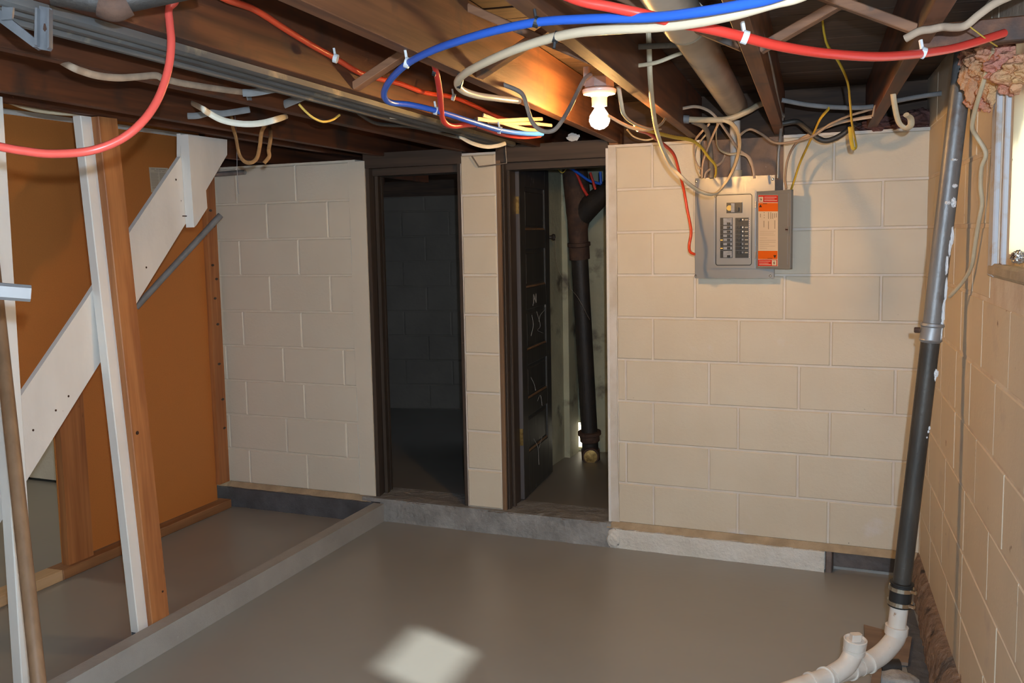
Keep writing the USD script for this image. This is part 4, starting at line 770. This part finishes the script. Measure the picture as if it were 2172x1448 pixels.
# ================================================================ cables
def cable(pts, r, m, lb, flat=.5, k=8, name='cable', cat_='cable', n=8): return pipe(name, pts, r, m, lb, cat_, n, k, flat)
cable([on_j(1374, 30, .475), on_j(1375, 60, .475), on_j(1377, 110, .475), on_j(1379, 165, .475), (1384, 222, 3.14), (1395, 285, 3.38), (1420, 345, 3.55), (1450, 380, 3.6), (1480, 403, 3.64), (1506, 412, 3.66), (1524, 406, 3.68), (1547, 376, 3.72), (1561, 345, 3.78), (1569, 310, 3.86), (1565, 282, 3.93), (1551, 262, 3.98), (1528, 252, 4.0)], .0082, 'romex', 'white flat cable hanging from the ceiling and looping over the top of the panel', .7)
cable([(1456, 253, 3.98), (1500, 254, 4.0), (1545, 252, 4.0), (1585, 236, 3.98), (1615, 220, 4.02), (1650, 214, 4.05)], .0125, 'romex', 'thick beige cable running between joists above the panel', 1.0)
cable([(1440, 252, 3.99), (1462, 253, 3.98)], .017, 'greycable', 'grey cable connector on the third joist above the panel', 1.0, name='cable_connector', cat_='connector')
cable([(1528, 254, 4.02), (1513, 285, 4.1), (1497, 325, 4.18), (1490, 350, 4.2), (1489, 378, 4.2)], .0075, 'romexp', 'beige cable dropping into the left of the panel top')
cable([(1448, 230, 3.95), (1475, 226, 3.96), (1500, 233, 3.98), (1520, 250, 4.0), (1545, 285, 4.1), (1568, 318, 4.2), (1590, 335, 4.22), (1598, 360, 4.22), (1600, 378, 4.22)], .006, 'romexp', 'thin beige cable arching over and down to the right of the panel top')
cable([(1522, 256, 4.03), (1519, 290, 4.12), (1525, 315, 4.2), (1545, 326, 4.24), (1568, 326, 4.24), (1585, 332, 4.24), (1596, 352, 4.23)], .006, 'romex', 'beige cable loop crossing the white conduit above the panel')
cable([(1505, 262, 4.05), (1488, 280, 4.1), (1474, 300, 4.18), (1473, 330, 4.22), (1480, 350, 4.24), (1490, 360, 4.22)], .006, 'romexp', 'beige cable bowing left at the edge of the bare masonry')
cable([(1500, 282, 4.12), (1482, 305, 4.2), (1474, 330, 4.24), (1478, 358, 4.24), (1486, 374, 4.22)], .005, 'romex', 'thin pale cable behind the bowing beige cable')
cable([(1538, 330, 4.26), (1530, 345, 4.25), (1510, 357, 4.22), (1498, 366, 4.2), (1495, 378, 4.2)], .0055, 'romexp', 'brownish cable curling into the top of the panel')
cable([(1345, 268, 3.5), (1390, 281, 3.7), (1430, 291, 3.9), (1465, 297, 4.02), (1485, 310, 4.08), (1502, 332, 4.12), (1517, 350, 4.16), (1519, 366, 4.18), (1516, 376, 4.18)], .0075, 'romexy', 'yellow cable curving down into the left of the panel top')
cable([(1352, 275, 3.6), (1375, 283, 3.75), (1402, 302, 3.95), (1428, 326, 4.1), (1440, 362, 4.2), (1450, 400, 4.27), (1458, 445, 4.29), (1466, 490, 4.28), (1462, 520, 4.28), (1464, 534, 4.27), (1473, 539, 4.25)], .0078, 'pexorange', 'orange red cable running down the wall into the left side of the panel', .8)
obj('panel_bushing', rY(1468, 531, 1474, 543, -.045, .0, .002), 'romexw', T)
cable([(1470, 258, 4.0), (1492, 268, 4.05), (1502, 285, 4.12), (1507, 320, 4.2), (1509, 350, 4.22), (1509, 378, 4.22)], .011, 'dustcable', 'dusty grey cable dropping behind the yellow cable to the panel', 1.0)
T9 = thing('conduit', 'short white conduit with a tan collar standing on the panel top', 'conduit')
ca_, cb_ = on_y(1561, 378, -.02), on_y(1559, 285, .0)
obj('tube', tube([ca_, cb_, cb_ + Z3 * .06], .0235, 18, raw=True), 'pvc', T9, smooth=60); obj('collar', lathe(ca_, Z3, [(0, .028), (.035, .028), (.036, .024)], 18), 'romex', T9, smooth=40)
cable([(1545, 252, 3.99), (1563, 275, 4.06), (1567, 300, 4.12), (1569, 288, 4.12), (1590, 274, 4.12), (1615, 284, 4.08), (1640, 301, 4.02), (1668, 303, 3.98), (1720, 290, 3.92), (1760, 264, 3.85), (1800, 246, 3.8), (1850, 231, 3.78)], .0085, 'romexp', 'long pinkish beige cable sagging from the conduit to the first joist', .6)
cable([(1668, 400, 4.2), (1666, 375, 4.22), (1672, 335, 4.2), (1690, 302, 4.1), (1720, 284, 4.0), (1780, 260, 3.86), (1849, 247, 3.8)], .0078, 'romexp', 'second beige cable running from behind the panel door up to the first joist', .6)
cable([(1660, 245, 4.1), (1655, 290, 4.2), (1651, 330, 4.24), (1650, 378, 4.25)], .0062, 'galv', 'silvery armoured cable dropping to the right of the panel', 1.0)
cable([(1603, 18, 2.32), (1612, 60, 2.5), (1628, 115, 2.85), (1640, 165, 3.2), (1648, 205, 3.6), (1656, 236, 4.0), (1662, 246, 4.1)], .0085, 'greycable', 'grey cable stapled along the right side of the second joist', .8)
cable([(1658, 212, 3.75), (1720, 223, 3.75), (1790, 228, 3.75), (1850, 226, 3.75), (1900, 214, 3.75), (1960, 203, 3.74), (2005, 197, 3.74)], .0092, 'greycable', 'grey cable running level between the second joist and the drain pipe', .8)
cable([(1744, 40, 2.9), (1748, 70, 2.95), (1756, 98, 3.0), (1778, 130, 3.1), (1797, 172, 3.2), (1803, 215, 3.3), (1807, 260, 3.4), (1814, 296, 3.5), (1816, 312, 3.52), (1810, 316, 3.52), (1806, 300, 3.5), (1803, 270, 3.45)], .0075, 'romexy', 'yellow flat cable hanging down in a long folded loop')
cable([(1758, 230, 3.7), (1740, 252, 3.8), (1727, 280, 3.95), (1713, 310, 4.1), (1697, 345, 4.2), (1684, 385, 4.24), (1676, 408, 4.25)], .0072, 'romexy', 'yellow cable slanting down behind the open panel door')
cable([(1660, 262, 4.05), (1690, 258, 4.03), (1710, 272, 4.0), (1735, 293, 3.98), (1755, 298, 3.97), (1780, 289, 3.95), (1800, 274, 3.93), (1815, 262, 3.9)], .011, 'blackcable', 'black cable sagging over the top of the block wall', 1.0)
cable([(1908, 118, 3.1), (1896, 145, 3.12), (1894, 190, 3.15), (1900, 235, 3.18), (1908, 261, 3.2), (1922, 271, 3.2), (1932, 265, 3.18), (1931, 250, 3.16), (1922, 243, 3.14)], .0105, 'romex', 'cream cable end curling into a hook left of the drain pipe', .7)
cable([(1893, 150, 3.3), (1882, 190, 3.5), (1873, 212, 3.6), (1871, 226, 3.62), (1857, 224, 3.64), (1851, 246, 3.7)], .004, 'romexp', 'thin kinked beige wire beside the first joist', 1.0)
cable([(2200, -30, 1.9), (2120, 2, 1.95), (2078, 30, 1.98), (2048, 54, 2.0), (2022, 58, 2.02), (2000, 57, 2.04), (1975, 62, 2.05), (1950, 66, 2.06), (1920, 82, 2.08)], .0085, 'tancable', 'thick tan cable at the top right with a bare bent end', 1.0)
cable([(2055, 55, 2.0), (2095, 85, 2.1), (2115, 98, 2.2)], .0016, 'romexy', 'thin yellowish wire stretched to the pink insulation', 1.0, name='wire', cat_='wire')
cable([(2110, 98, 2.45), (2100, 130, 2.5), (2084, 180, 2.55), (2068, 235, 2.62), (2062, 268, 2.66), (2070, 287, 2.68), (2086, 312, 2.68), (2091, 330, 2.68), (2082, 355, 2.70), (2080, 395, 2.72), (2083, 430, 2.74), (2076, 470, 2.78), (2068, 520, 2.84), (2060, 565, 2.9), (2040, 600, 2.98), (2015, 628, 3.06)], .0080, 'romex', 'beige flat cable dropping from the insulation and wandering down the right wall', .8)
cable([(1052, 171, 2.93), (1070, 180, 2.93), (1098, 192, 2.94), (1110, 203, 2.95), (1119, 230, 2.97), (1128, 257, 3.0), (1145, 275, 3.02), (1165, 279, 3.03), (1182, 270, 3.03), (1205, 235, 3.04), (1225, 195, 3.06), (1240, 168, 3.08), (1254, 157, 3.10)], .0068, 'lampwire', 'dark and tan cable swooping down and up to the left of the lamp', .7)
cable([(1312, 183, 3.1), (1317, 215, 3.12), (1324, 244, 3.16), (1345, 262, 3.3), (1375, 272, 3.45), (1400, 274, 3.6)], .007, 'romex', 'cream cable dropping from the right side of the lamp', .6)
cable([(1290, 245, 3.3), (1320, 262, 3.35), (1345, 272, 3.4), (1375, 275, 3.5), (1400, 265, 3.6), (1412, 250, 3.7)], .006, 'romex', 'beige cable sagging behind the glowing bulb', .6)
cable([(1330, 275, 4.0), (1345, 290, 4.05), (1370, 297, 4.1), (1392, 292, 4.1)], .0035, 'romex', 'thin pale wire loop over the top of the right wall', 1.0, name='wire', cat_='wire')
cable([(1013, 252, 3.4), (1050, 256, 3.45), (1100, 254, 3.55), (1150, 252, 3.7)], .007, 'romexp', 'pale cable tail running right below the lamp cable', .5)
cable([(1025, 244, 3.42), (1045, 252, 3.45), (1060, 258, 3.5), (1085, 266, 3.55), (1115, 274, 3.6), (1145, 277, 3.7)], .007, 'romexp', 'cut pale cable end crossing behind the lower blue pipe', .5)
cable([(1035, 258, 3.5), (1080, 262, 3.55), (1130, 262, 3.62), (1170, 266, 3.7)], .006, 'romexp', 'brown cable lying beside the pale cable tails', .6)
cable([(1296, 106, 3.0), (1302, 103, 2.98), (1340, 100, 2.95), (1420, 96, 2.9), (1500, 92, 2.88), (1565, 88, 2.86)], .0085, 'dustcable', 'dust covered grey cable running level below the duct', .7)
cable([(1320, 141, 2.95), (1345, 140, 2.95), (1390, 133, 2.92), (1430, 118, 2.9), (1470, 102, 2.88), (1520, 75, 2.86)], .006, 'romex', 'short cream cable end curving up to the duct', .7)
fr = lambda px, py: on_j(px, py, -.748 + .012)
cable([(90, 105, 2.35), (120, 123, 2.40), fr(150, 141), fr(180, 153), fr(210, 161), fr(250, 165), fr(290, 163), fr(330, 160), fr(345, 166), fr(380, 175), fr(420, 182), fr(480, 191), fr(520, 196)], .009, 'tancable', 'tan cable wandering along the sixth joist at the left', .7)
cable([(-10, 203, 3.4), (20, 216, 3.45), (45, 225, 3.5), (80, 234, 3.55), (130, 240, 3.6), (180, 241, 3.65), (222, 237, 3.7)], .008, 'romex', 'pale cable lying along the top of the hardboard partition', .7)
cable([on_j(407, 219, -1.217), (425, 228, 2.93), (445, 241, 2.95), (470, 254, 2.96), (500, 261, 2.97), (530, 263, 2.98), (560, 260, 3.0), (590, 252, 3.04), on_z(608, 246, 1.966)], .0095, 'romexw', 'cream cable sagging between the left joists', .45)
cable([(398, 246, 3.4), (420, 245, 3.4), (445, 239, 3.4), (470, 241, 3.4), (500, 237, 3.4), (530, 232, 3.4)], .011, 'greycable', 'dark grey flat cable crossing the sagging cream cable', .4)
cable([(515, 197, 2.9), (540, 196, 2.9), (580, 189, 2.88), (615, 183, 2.87), (642, 181, 2.86)], .011, 'greycable', 'grey flat cable crossing under the zinc channel', .4)
cable([(604, 221, 3.2), (625, 212, 3.16), (650, 202, 3.12), (672, 197, 3.1)], .014, 'greycable', 'broad grey strap hanging below the zinc channel', .35, name='strap', cat_='strap')
single('clip_tab', plate([on_j(*q, -.748 + .02) for q in [(520, 194), (530, 194), (532, 213), (524, 213)]], JN * .004), 'galv', 'small grey metal tab on the sixth joist', 'tab')
cable([(634, 221, 3.2), (648, 236, 3.22), (665, 250, 3.24), (685, 258, 3.27), (705, 254, 3.32), (720, 244, 3.36)], .0042, 'yellow', 'thin orange yellow wire drooping below the zinc channel', 1.0, name='wire', cat_='wire')
gw = (on_j(490, 250, -1.212) - CAM) @ FWD
cable([on_j(490, 244, -1.218)] + [(x, y, gw) for x, y in ((493, 268), (500, 290), (507, 325), (518, 342), (532, 345), (545, 335), (551, 310), (555, 280), (563, 266))] + [on_j(571, 266, -1.216)] + [(x, y, gw + .04) for x, y in ((574, 290), (570, 318), (571, 332), (560, 346))], .0075, 'string', 'brown frayed string hanging in loops above the grey wall', .5, name='string', cat_='string')
cable([on_j(498, 240, -1.22), (502, 300, gw + .01), (503, 360, gw + .01), (505, 400, gw + .01), (507, 412, gw + .01)], .0012, 'greycable', 'thin hanging wire in front of the grey block wall', 1.0, name='wire', cat_='wire')
cable([(745, 231, 3.3), (780, 242, 3.35), (820, 248, 3.42), (850, 251, 3.5)], .0045, 'romexw', 'thin white wire lying along the zinc channel', .6, name='wire', cat_='wire')
cable([(975, 289, 4.1), (1000, 303, 4.15), (1030, 311, 4.2), (1055, 309, 4.22), (1072, 304, 4.25)], .0085, 'romexw', 'white cable drooping over the top of the block column', .5)
cable([(760, 240, 3.4), (800, 262, 3.6), (870, 268, 3.75), (930, 281, 3.9), (965, 287, 4.05)], .007, 'blackcable', 'black cable trailing under the far end of the zinc channel', .8)
single('plaster_dab', lump(on_y(1216, 291, -.002), (.030, .004, .018), .5, 9, 77, 3), 'white', 'pale plaster dab on the dark beam over the right doorway', 'plaster', smooth=40)
yh = -.03
single('wire_hook', tube([on_y(1072, 305, yh), on_y(1073, 325, yh), on_y(1074.5, 343, yh), on_y(1071, 346, yh), on_y(1045, 350, yh), on_y(1018, 353, yh - .01), on_y(1014, 351, yh - .012), on_y(1001, 331, yh - .015)], .0035, 8, n=4), 'hook', 'bent grey wire hook hanging in front of the block column', 'hook', smooth=60)
